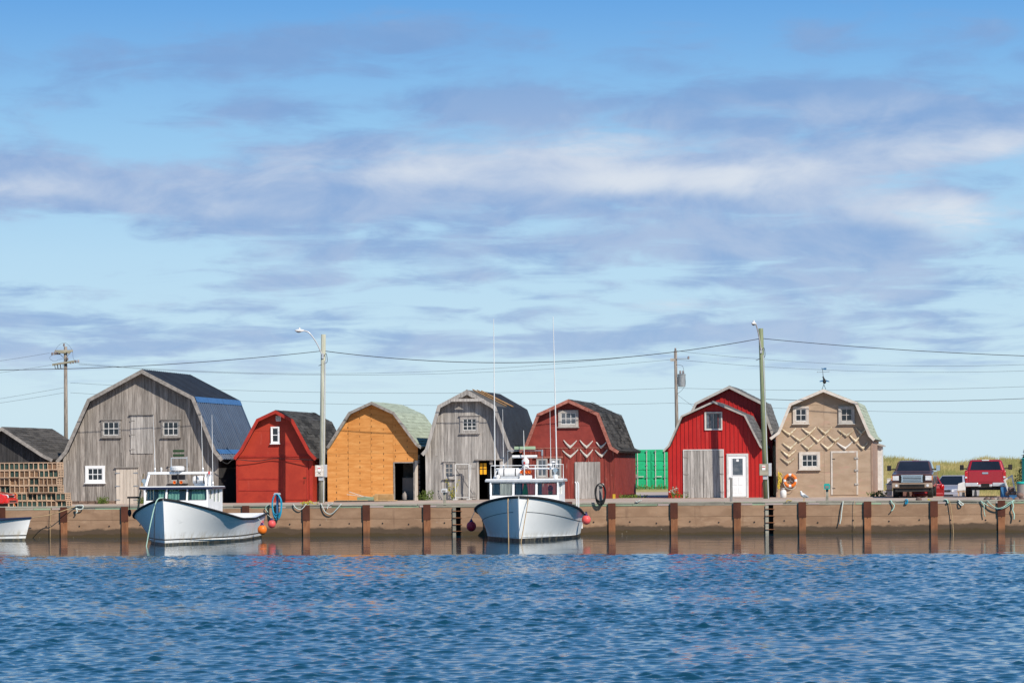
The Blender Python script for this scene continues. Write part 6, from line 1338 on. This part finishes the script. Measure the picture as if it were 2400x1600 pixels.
def pickup(label, loc, rot, paint, bumper, rear_view):
    r = thing('pickup_truck', label, 'pickup truck', loc, rot); hw = 0.97
    top = [(0.06, 0.62), (0.0, 0.80), (0.03, 1.06), (0.14, 1.15), (1.35, 1.26), (1.5, 1.30), (3.75, 1.30), (5.72, 1.30), (5.78, 1.26), (5.78, 0.62)]
    body = MB().prism(side_profile(top, 0.1, 5.74, 0.50, (0.95, 4.65), 0.44), -hw, hw, 'x').build('body', paint, r, bevel=0.055, seg=3)
    c0, c1 = [(-0.93, 1.42, 1.24), (0.93, 1.42, 1.24), (0.93, 3.85, 1.24), (-0.93, 3.85, 1.24)], [(-0.75, 2.16, 1.79), (0.75, 2.16, 1.79), (0.76, 3.62, 1.80), (-0.76, 3.62, 1.80)]
    cab = MB().hexa(c0 + c1).build('cab', paint, r, bevel=0.10, seg=4)
    MB().panel([c0[0], c0[1], c1[1], c1[0]], 0.06, 0.94, 0.10, 0.90, 0.012).build('windscreen', 'glass_dark', cab, bevel=0.02)
    MB().panel([c0[2], c0[3], c1[3], c1[2]], 0.09, 0.91, 0.12, 0.86, 0.012).build('rear_window', 'glass_dark', cab, bevel=0.02)
    for a in ((1, 2), (3, 0)):
        MB().panel([c0[a[0]], c0[a[1]], c1[a[1]], c1[a[0]]], 0.14, 0.50, 0.14, 0.84, 0.012).panel([c0[a[0]], c0[a[1]], c1[a[1]], c1[a[0]]], 0.54, 0.90, 0.14, 0.84, 0.012).build('side_window', 'glass_dark', cab)
    bed = MB().box(-0.82, 0.82, 4.0, 5.66, 1.28, 1.315).build('bed_opening', 'interior', body)
    for x in (-0.82, 0.82):
        for y in (0.95, 4.65): wheel(r, x, y, 0.39, 0.26, 'galvanised')
    for sx in (-1, 1):
        mm = MB().box(sx * 1.02 - 0.10 + 0.16 * sx, sx * 1.02 + 0.10 + 0.16 * sx, 1.62, 1.72, 1.30, 1.56).build('mirror', 'rubber', r, bevel=0.02)
        MB().box(min(sx * 0.88, sx * 1.1), max(sx * 0.88, sx * 1.1), 1.66, 1.71, 1.34, 1.40).build('mirror_arm', 'rubber', mm)
        if not rear_view and sx > 0: MB().box(sx * 1.18 - 0.09, sx * 1.18 + 0.09, 1.60, 1.618, 1.30, 1.56).build('mirror_cap', 'chrome', mm)
    # front
    g = MB().box(-0.60, 0.60, -0.045, 0.03, 0.76, 1.10).build('grille', 'interior', body)
    MB().box(-0.52, 0.52, -0.075, -0.046, 1.04, 1.105).box(-0.52, 0.52, -0.075, -0.046, 0.755, 0.80).box(-0.50, -0.44, -0.076, -0.046, 0.80, 1.04).box(0.44, 0.50, -0.076, -0.046, 0.80, 1.04).build('grille_surround', 'chrome', g)
    for k in range(3): MB().box(-0.44, 0.44, -0.07, -0.046, 0.825 + k * 0.075, 0.865 + k * 0.075).build('grille_bar', 'chrome', g)
    for sx in (-1, 1):
        hl = MB().box(min(sx * 0.63, sx * 0.93), max(sx * 0.63, sx * 0.93), -0.04, 0.05, 0.84, 1.06).build('headlight', 'lamp_clear', body, bevel=0.02)
        MB().box(min(sx * 0.935, sx * 0.975), max(sx * 0.935, sx * 0.975), -0.02, 0.10, 0.84, 1.06).build('turn_signal', 'lamp_amber', hl)
        MB().lathe([(0.065, -0.115), (0.06, -0.09)], 14, c=(sx * 0.74, 0, 0.60), ax='y').build('fog_lamp', 'lamp_clear', body)
    bp = MB().box(-0.97, 0.97, -0.10, 0.12, 0.48, 0.72).build('front_bumper', bumper, r, bevel=0.045, seg=3)
    MB().box(-0.60, 0.60, -0.115, -0.10, 0.50, 0.66).build('bumper_intake', 'interior', bp); MB().box(-0.8, 0.8, 0.0, 0.3, 0.30, 0.48).build('front_valance', 'rubber', r)
    # rear
    MB().box(-0.80, 0.80, 5.77, 5.80, 0.74, 1.26).build('tailgate', paint, body, bevel=0.03); MB().box(-0.14, 0.14, 5.795, 5.825, 1.12, 1.20).build('tailgate_handle', 'chrome', body)
    for sx in (-1, 1):
        tl = MB().box(min(sx * 0.84, sx * 0.975), max(sx * 0.84, sx * 0.975), 5.70, 5.80, 0.86, 1.24).build('tail_light', 'lamp_red', body, bevel=0.02)
        MB().box(min(sx * 0.86, sx * 0.96), max(sx * 0.86, sx * 0.96), 5.796, 5.81, 0.92, 1.00).build('reversing_lamp', 'lamp_clear', tl)
    rb = MB().box(-0.96, -0.34, 5.78, 5.98, 0.52, 0.70).box(0.34, 0.96, 5.78, 5.98, 0.52, 0.70).box(-0.34, 0.34, 5.78, 5.95, 0.50, 0.62).build('rear_bumper', bumper if not rear_view else 'aluminium', r, bevel=0.03)
    MB().box(-0.20, 0.20, 5.952, 5.962, 0.51, 0.66).build('plate_recess', 'interior', rb); MB().box(-0.7, 0.7, 5.2, 5.8, 0.36, 0.5).build('rear_axle_beam', 'rubber', r)
    MB().box(-0.17, 0.17, 3.63, 3.66, 1.755, 1.81).build('high_brake_lamp', 'lamp_red' if not rear_view else 'white_plastic', cab)
    return r
g_ = lambda s, t: W(s, t, ground(s, t))
s1 = S(2138, 13.0); pickup('bronze pickup truck with chrome grille facing the water', g_(s1, 13.0), -TH - radians(1.5), 'car_bronze', 'bumper_tan', False)
s2 = S(2309.5, 13.4)
p2 = g_(s2, 13.4); rot2 = -TH + pi - radians(0.6); off = Matrix.Rotation(rot2, 3, 'Z') @ Vector((0, 5.95, 0))
pickup('red pickup truck seen from behind beside the bronze one', p2 - off, rot2, 'car_red', 'aluminium', True)
def car(name, label, loc, rot, paint, L=4.6, hw=0.87, H=1.42, hatch=False, rim='galvanised'):
    r = thing(name, label, 'car', loc, rot)
    top = [(0.05, 0.40), (0.0, 0.55), (0.06, 0.68), (0.9, 0.84), (1.25, 0.90), (L * 0.82, 0.95), (L - 0.12, 0.92), (L - 0.02, 0.75), (L, 0.45)]
    body = MB().prism(side_profile(top, 0.12, L - 0.1, 0.26, (0.85, L - 0.95), 0.37), -hw, hw, 'x').build('body', paint, r, bevel=0.09, seg=3)
    yr = L - 0.15 if hatch else L * 0.86
    c0 = [(-hw + 0.05, 1.15, 0.88), (hw - 0.05, 1.15, 0.88), (hw - 0.05, yr, 0.90), (-hw + 0.05, yr, 0.90)]; yt = L - 0.65 if hatch else L * 0.72
    c1 = [(-hw + 0.28, 1.95, H), (hw - 0.28, 1.95, H), (hw - 0.28, yt, H), (-hw + 0.28, yt, H)]
    cab = MB().hexa(c0 + c1).build('cabin', paint, r, bevel=0.06, seg=3)
    MB().panel([c0[0], c0[1], c1[1], c1[0]], 0.05, 0.95, 0.06, 0.92, 0.012).build('windscreen', 'glass_dark', cab, bevel=0.015); MB().panel([c0[2], c0[3], c1[3], c1[2]], 0.07, 0.93, 0.10, 0.90, 0.012).build('rear_window', 'glass_dark', cab, bevel=0.015)
    for a in ((1, 2), (3, 0)): MB().panel([c0[a[0]], c0[a[1]], c1[a[1]], c1[a[0]]], 0.10, 0.48, 0.12, 0.88, 0.012).panel([c0[a[0]], c0[a[1]], c1[a[1]], c1[a[0]]], 0.52, 0.86, 0.12, 0.88, 0.012).build('side_window', 'glass_dark', cab)
    for x in (-hw + 0.11, hw - 0.11):
        for y in (0.85, L - 0.95): wheel(r, x, y, 0.32, 0.2, rim)
    for sx in (-1, 1):
        MB().hexa([(sx * 0.42, -0.01, 0.54), (sx * 0.82, 0.05, 0.56), (sx * 0.82, 0.15, 0.56), (sx * 0.42, 0.1, 0.54), (sx * 0.42, 0.03, 0.68), (sx * 0.82, 0.12, 0.70), (sx * 0.82, 0.2, 0.70), (sx * 0.42, 0.12, 0.68)]).build('headlight', 'lamp_clear', body)
        tl = MB().ball((sx * (hw - 0.12), L - 0.05, 0.80), 0.16, 12, 0.8, 0.5, 0.95).build('tail_light', 'lamp_red', body, smooth=True)
        MB().box(min(sx * hw, sx * (hw + 0.18)), max(sx * hw, sx * (hw + 0.18)), 1.5, 1.6, 0.90, 1.03).build('mirror', paint, r, bevel=0.03)
    MB().box(-0.36, 0.36, -0.02, 0.05, 0.56, 0.65).build('grille', 'black_metal', body, bevel=0.01); MB().box(-hw + 0.06, hw - 0.06, -0.07, 0.1, 0.28, 0.50).build('front_bumper', paint, r, bevel=0.06, seg=3)
    MB().box(-0.5, 0.5, -0.085, -0.065, 0.34, 0.40).build('bumper_intake', 'interior', r); MB().box(-hw + 0.06, hw - 0.06, L - 0.08, L + 0.06, 0.28, 0.52).build('rear_bumper', paint, r, bevel=0.06, seg=3)
    MB().box(-hw + 0.15, hw - 0.15, 0.4, L - 0.4, 0.14, 0.27).build('underbody', 'rubber', r)
    return r
s3 = S(2213, 31.0); car('sedan', 'silver sedan parked between the two pickup trucks', g_(s3, 31.0), -TH - radians(13), 'car_silver')
s4 = S(2176, 19.5); rot4 = -TH + pi + radians(14); off = Matrix.Rotation(rot4, 3, 'Z') @ Vector((0, 4.0, 0))
car('hatchback', 'dark red hatchback half hidden behind the bronze truck', g_(s4, 23.0) - Vector((0, 0, 0)) + (W(s4, 19.5, 0) - W(s4, 23.0, 0)) - off, rot4, 'car_red2', 4.0, 0.83, 1.52, True)
s5 = S(27, 2.3); car('sedan', 'scarlet car nose at the left edge before the lobster traps', W(s5, 2.3, ground(s5, 2.3)) , -TH + radians(90), 'car_scarlet', 4.5, 0.86, 1.36)

# ------------------------------------------------------------------ odds and ends
def weed(label, px, py, t, h, n, mat, seed, wide=0.18, mat2=None):
    rng = random.Random(seed); s, z = at(px, py, t); r = thing('weed', label, 'plant', W(s, t, ground(s, t) - 0.02)); m = MB(); st = MB(); fl = MB()
    for _ in range(n):
        a = rng.uniform(0, 2 * pi); l = h * rng.uniform(0.5, 1.0); bx, by = rng.gauss(0, wide * 0.5), rng.gauss(0, 0.05); tx, ty = bx + cos(a) * l * 0.35, by + sin(a) * l * 0.25
        st.tube([(bx, by, 0), (tx, ty, l)], 0.006, 4)
        for k in range(7):
            f = rng.uniform(0.15, 1.0); p = Vector((bx + (tx - bx) * f, by + (ty - by) * f, l * f)); d = Vector((rng.gauss(0, 1), rng.gauss(0, 0.6), rng.uniform(0.1, 0.8))).normalized() * rng.uniform(0.05, 0.11)
            w = Vector((-d.z, rng.uniform(-0.3, 0.3) * 0.05, d.x)) * 0.3
            (fl if mat2 and f > 0.6 else m).add([p, p + d * 0.5 + w, p + d, p + d * 0.5 - w], [(0, 1, 2, 3)])
    st.build('stem', 'leaf', r); m.build('leaf_clump', mat, r)
    if mat2: fl.build('flowers', mat2, r)
weed('leafy green weed at the foot of the big grey barn', 239, 1180, 16.7, 0.42, 22, 'leaf', 1, 0.3)
weed('low weed at right of the pale barn door', 330, 1180, 16.7, 0.35, 12, 'leaf', 2)
weed('yellow flowered weed at the edge of quay before the small red barn', 724, 1178, 0.6, 0.34, 16, 'leaf', 3, 0.3, 'leaf_yellow')
weed('bushy green weed at left corner of the silver barn', 998, 1169, 16.4, 0.55, 26, 'leaf', 4, 0.35)
weed('tall weed beside the open plank door', 1060, 1169, 16.4, 1.1, 10, 'leaf_yellow', 5, 0.12)
weed('dry flowering weed at left corner of the red metal shed', 1580, 1164, 16.6, 0.65, 14, 'leaf', 6, 0.15, 'bone_white')
weed('small weed at foot of the grey double doors', 1598, 1165, 16.6, 0.25, 8, 'leaf', 7)
weed('green weeds under the container doors', 1520, 1152, 57.6, 0.5, 60, 'leaf', 8, 2.0)
weed('low weeds beside the tan barn corner', 2056, 1160, 16.6, 0.28, 22, 'leaf', 9, 0.5)
weed('little weed growing from the timber edge before bronze truck', 2184, 1170, 0.5, 0.22, 8, 'leaf_yellow', 10, 0.12)
weed('weeds in the dark gap beside the maroon barn', 1470, 1167, 18.5, 0.22, 30, 'leaf', 11, 0.9)

def lumber():
    s, z = at(860, 1168, 15.6); zg = ground(s, 15.6)
    def thing_box(nm, lb, cat, ds, dt, dz, dims, mat, rz=0, rx=0, ry=0):
        o = MB().box(-dims[0] / 2, dims[0] / 2, -dims[1] / 2, dims[1] / 2, 0, dims[2]).build(nm, mat, None, bevel=0.004, seg=1)
        o.location = W(s + ds, 15.6 + dt, zg + dz); o.rotation_euler = (rx, ry, -TH + rz); return tag(o, lb, cat, 'scrap lumber before the plywood barn')
    thing_box('plywood_scrap', 'dark flat scrap sheet at bottom of the lumber pile', 'scrap wood', -0.3, 0, 0.0, (2.6, 0.9, 0.05), 'wood_dark')
    thing_box('plywood_scrap', 'tan flat board on the left of the lumber pile', 'scrap wood', -0.7, -0.2, 0.05, (1.6, 0.3, 0.03), 'ply_pale', 0.05)
    thing_box('crate', 'pale teal box in the middle of the lumber pile', 'box', -0.05, 0, 0.06, (0.80, 0.5, 0.17), 'timber_green')
    thing_box('board', 'pale board lying slanted over the teal box', 'board', -0.35, -0.1, 0.27, (1.3, 0.12, 0.03), 'wood_pale', 0.1, 0, 0.12)
    thing_box('board', 'second pale board crossing over the teal box', 'board', -0.45, 0.05, 0.33, (1.0, 0.10, 0.03), 'wood_pale', -0.1, 0, 0.30)
    thing_box('plywood_scrap', 'pale plywood sheet propped up right of the teal box', 'scrap wood', 0.85, 0.25, 0.03, (0.95, 0.03, 0.36), 'ply_pale', 0, 0.35)
    thing_box('plywood_scrap', 'small square plywood piece propped by the teal box', 'scrap wood', 0.42, 0.1, 0.05, (0.26, 0.03, 0.28), 'ply_pale', 0, 0.3)
    thing_box('plywood_scrap', 'pale plywood sheet lying flat at right of the lumber pile', 'scrap wood', 1.0, -0.2, 0.03, (1.1, 0.6, 0.03), 'ply_pale', 0.06)
lumber()

# pipe stand before the silver barn door
s, z = at(1083, 1168, 16.2); r = thing('pipe_stand', 'white pipe rack standing before the open plank door', 'rack', W(s, 16.2, ground(s, 16.2)))
for x in (-0.33, 0.36): MB().tube([(x, 0, 0), (x, 0, 1.78)], 0.028, 8).build('upright', 'trim_white', r); MB().box(x - 0.1, x + 0.1, -0.25, 0.25, 0.0, 0.04).build('foot', 'trim_white', r)
MB().tube([(-0.33, 0, 1.78), (0.36, 0, 1.78)], 0.026, 8).build('top_rail', 'trim_white', r); MB().tube([(-0.33, 0, 0.12), (0.36, 0, 0.12)], 0.022, 8).build('bottom_rail', 'trim_white', r)
MB().tube([(0.36, 0, 0.2), (0.46, 0, 1.75)], 0.022, 8).build('brace', 'trim_white', r)

# white tubs by the tan barn, fish box, trestle, bins, stones
for i, (py, lb) in enumerate(((1159, 'lowest'), (1145.5, 'middle'), (1130, 'topmost'))):
    s, z = at(2084 + i * 0.8, py, 19.0); o = MB().box(-0.14, 0.14, -0.14, 0.14, 0, 0.26).box(-0.16, 0.16, -0.16, 0.16, 0.23, 0.255).build('tub', 'white_plastic', None, bevel=0.012); place(o, W(s, 19.0, 0.02 + i * 0.30)); tag(o, '%s of the white tubs stacked beside the tan barn' % lb, 'tub', 'white tubs beside the tan barn')
    if i < 2: b2 = MB().box(-0.19, 0.17, -0.15, 0.15, 0, 0.035).build('board', 'blue_plastic' if i else 'timber_grey', None); place(b2, W(s, 19.0, 0.28 + i * 0.30)); tag(b2, '%s board between the stacked white tubs' % ('blue' if i else 'grey'), 'board')
s, z = at(2257, 1150, 21.5)
o = MB().box(-0.28, 0.28, -0.25, 0.25, 0.0, 0.05).box(-0.26, -0.18, -0.2, 0.2, 0.05, 0.42).box(0.1, 0.18, -0.2, 0.2, 0.05, 0.42).box(-0.3, 0.26, -0.22, 0.22, 0.42, 0.48).build('wooden_stand', 'lath', None); place(o, g_(s, 21.5)); tag(o, 'wooden stand between silver sedan and red truck', 'stand')
o = MB().prism([(-0.28, 0), (0.2, 0.04), (0.30, 0.34), (0.05, 0.46), (-0.25, 0.36)], -0.2, 0.2).build('fish_box', 'white_plastic', None, bevel=0.02); place(o, W(s, 21.5, ground(s, 21.5) + 0.48)); tag(o, 'white tipped box on the wooden stand beside the red truck', 'box')
s, z = at(2368, 1150, 12.5); r = thing('trestle', 'white painted timber trestle right of the red truck', 'trestle', W(s, 12.5, ground(s, 12.5)))
for k, (a, b_) in enumerate((((-0.28, 0.0, 0.85), (0.0, 0, 0.05)), ((0.08, 0, 1.02), (0.28, 0, 0.02)), ((-0.30, 0.1, 0.80), (0.12, 0.1, 1.05)))): MB().tube([a, b_], 0.045, 4).build('leg' if k < 2 else 'top_bar', 'trim_white', r)
MB().tube([(0.1, -0.3, 0.35), (0.75, -0.3, 0.02)], 0.03, 4).build('brace', 'wood_pale', r)
MB().box(-0.45, 0.1, 0.3, 0.7, 0.0, 0.5).build('crate_end', 'blue_plastic', r)
s, z = at(2396, 1160, 9.0); r = thing('bin', 'tall grey bin with teal lid at the right edge', 'bin', W(s, 9.0, ground(s, 9.0)))
MB().lathe([(0.22, 0.0), (0.24, 0.02), (0.245, 0.70), (0.25, 0.72)], 18).build('barrel', 'grey_plastic', r, smooth=False); MB().lathe([(0.265, 0.70), (0.27, 0.76), (0.24, 0.80), (0.02, 0.81)], 18).build('lid', 'teal_plastic', r)
s, z = at(2402, 1118, 12.0); r = thing('tank', 'tall teal plastic tank cut by the right edge', 'tank', W(s + 0.18, 12.0, ground(s, 12.0)))
MB().lathe([(0.30, 0), (0.32, 0.05), (0.32, 1.75), (0.30, 1.80)], 20).build('shell', 'teal_plastic', r); MB().lathe([(0.33, 1.80), (0.33, 1.86), (0.1, 1.92), (0.02, 1.93)], 20).build('lid', 'teal_plastic', r)
rngs = random.Random(21)
def stone(label, px, py, t, r, group):
    s, z = at(px, py, t); m = MB().ball((0, 0, 0), r, 12, 1.1, 1.0, 0.86); m.v = [(x * rngs.uniform(0.94, 1.06), y * rngs.uniform(0.94, 1.06), zz * rngs.uniform(0.95, 1.05)) for x, y, zz in m.v]
    o = m.build('stone', 'stone_brown', None, smooth=True); place(o, W(s, t, z)); tag(o, label, 'stone', group)
for i, px in enumerate((2312, 2325.5, 2343.5, 2353, 2367, 2383, 2395)): stone('round brown stone on the timber edge, %s of the row from the left' % ['first', 'second', 'third', 'fourth', 'fifth', 'sixth', 'seventh'][i], px, 1169.5, 0.55, 0.115, 'round brown stones')
for i, (px, py, lb) in enumerate(((2370, 1146, 'top'), (2364, 1156, 'left'), (2375, 1155, 'middle'), (2391, 1160, 'right'))): stone('round brown stone %s of the heap beside the red truck' % ('at the ' + lb), px, py, 9.5 - (2 if i == 3 else 0), 0.15, 'heap of brown stones')
stone('single dark round stone on the timber edge before bronze truck', 2153.5, 1170, 0.4, 0.13, 'round brown stones')
s, z = at(2378, 1163, 8.0); o = MB().box(-0.24, 0.24, -0.2, 0.2, 0, 0.2).box(-0.26, 0.26, -0.22, 0.22, 0.17, 0.2).build('crate', 'blue_plastic', None, bevel=0.015); place(o, W(s, 8.0, ground(s, 8.0))); tag(o, 'blue plastic crate lying among the brown stones', 'crate')

# mooring ropes lying on the quay edge
RP = [('green rope loop hanging over the edge left of the flowered weed', [(629, 1182), (622, 1190), (628, 1200)], 'rope_green', 0.022),
      ('pale rope sagging between two ties left of a pile', [(687, 1181), (694, 1190), (706, 1193), (718, 1180)], 'rope_pale', 0.022),
      ('white rope sagging below the edge before plywood barn', [(752, 1179), (762, 1199), (776, 1204), (789, 1193), (800, 1180)], 'rope_pale', 0.024),
      ('short rope loop above the white sagging rope', [(769, 1180), (767, 1192), (768, 1186), (780, 1179)], 'rope_pale', 0.018),
      ('white mooring loop on the edge before the big grey barn', [(177, 1186), (183, 1184), (194, 1184), (193, 1192), (184, 1193), (178, 1190), (181, 1198), (178, 1202)], 'rope_pale', 0.028),
      ('green rope end hanging from edge nearest the tan barn corner', [(2087, 1171), (2091, 1178), (2096, 1184), (2093, 1193), (2089, 1197)], 'rope_green', 0.024),
      ('blue rope knot on the timber edge', [(2121, 1171), (2126, 1170), (2127, 1178), (2122, 1180), (2124, 1174)], 'hose_blue', 0.026),
      ('green rope knot on the edge right of a pile', [(2213, 1170), (2219, 1171), (2222, 1178), (2220, 1176)], 'rope_green', 0.03),
      ('pale rope tied on the edge between two right piles', [(2246, 1171), (2251, 1176), (2258, 1181), (2252, 1183), (2247, 1176)], 'rope_pale', 0.026),
      ('long green rope hanging in a double curve at the right end', [(2298, 1173), (2318, 1186), (2338, 1193), (2358, 1187), (2377, 1172), (2368, 1176), (2350, 1188), (2336, 1190), (2322, 1181), (2314, 1172)], 'rope_green', 0.02),
      ('frayed green rope end hanging at the right end', [(2372, 1174), (2375, 1186), (2373, 1194), (2377, 1205), (2376, 1217)], 'rope_green', 0.03),
      ('green rope tail hanging left of the double curve', [(2300, 1175), (2306, 1184), (2306, 1196), (2309, 1210)], 'rope_green', 0.02),
      ('tan rope hanging down the wall into the water', [(2224, 1172), (2228, 1185), (2232, 1215), (2235, 1255)], 'rope_tan', 0.018),
      ('thin pale line hanging straight down beside the skiff', [(119, 1190), (118, 1225), (118, 1262)], 'rope_tan', 0.012),
      ('frayed pale rope hanging before the tan barn door', [(1976, 1174), (1974, 1188), (1972, 1204), (1971, 1215), (1968, 1228)], 'rope_pale', 0.026),
      ('thin line hanging beside the frayed pale rope', [(2002, 1172), (2003, 1200), (2003, 1240)], 'rope_tan', 0.010),
      ('small white rope knot on the edge before the container gap', [(1489, 1173), (1494, 1176), (1500, 1172), (1495, 1174), (1504, 1172)], 'rope_pale', 0.018),
      ('yellow line on the edge near the second ladder', [(1843, 1176), (1846, 1171), (1852, 1173), (1856, 1172)], 'rope_yellow', 0.016)]
for lb, pts, mt, r_ in RP:
    P = []
    for i, (x, y) in enumerate(pts): P.append(Pt(x, y, -0.09 - 0.012 * i if y > 1180 else -0.07))
    rope('mooring_rope', lb, 'rope', P, r_, mt, k=5)

# spruce beyond the right edge
def spruce(px, Y, h, seed):
    rng = random.Random(seed); p = atY(px, 1100, Y); p.z = dune_h(p.x, Y) - 0.1; r = thing('spruce_tree', 'dark spruce tree on the dune at the right edge', 'tree', p, 0)
    MB().tube([(0, 0, 0), (0, 0, h)], [0.09, 0.015], 8).build('trunk', 'bark', r); m = MB()
    for i in range(26):
        z = 0.25 + (h - 0.3) * i / 26; L = (1 - i / 27) * h * 0.42
        for k in range(7):
            a = rng.uniform(0, 2 * pi); l = L * rng.uniform(0.6, 1.1); d = Vector((cos(a), sin(a), -0.12)); q0 = Vector((0, 0, z))
            for j in range(16):
                f = rng.uniform(0.1, 1); b0 = q0 + d * l * f; e = Vector((rng.gauss(0, 1), rng.gauss(0, 1), rng.gauss(0.1, 0.6))).normalized() * rng.uniform(0.08, 0.18); w = e.cross(Vector((rng.random(), rng.random(), 1))).normalized() * 0.03
                m.add([b0 - w, b0 + w, b0 + e], [(0, 1, 2)])
    m.build('crown', 'spruce', r)
spruce(2404, 196, 2.6, 3)
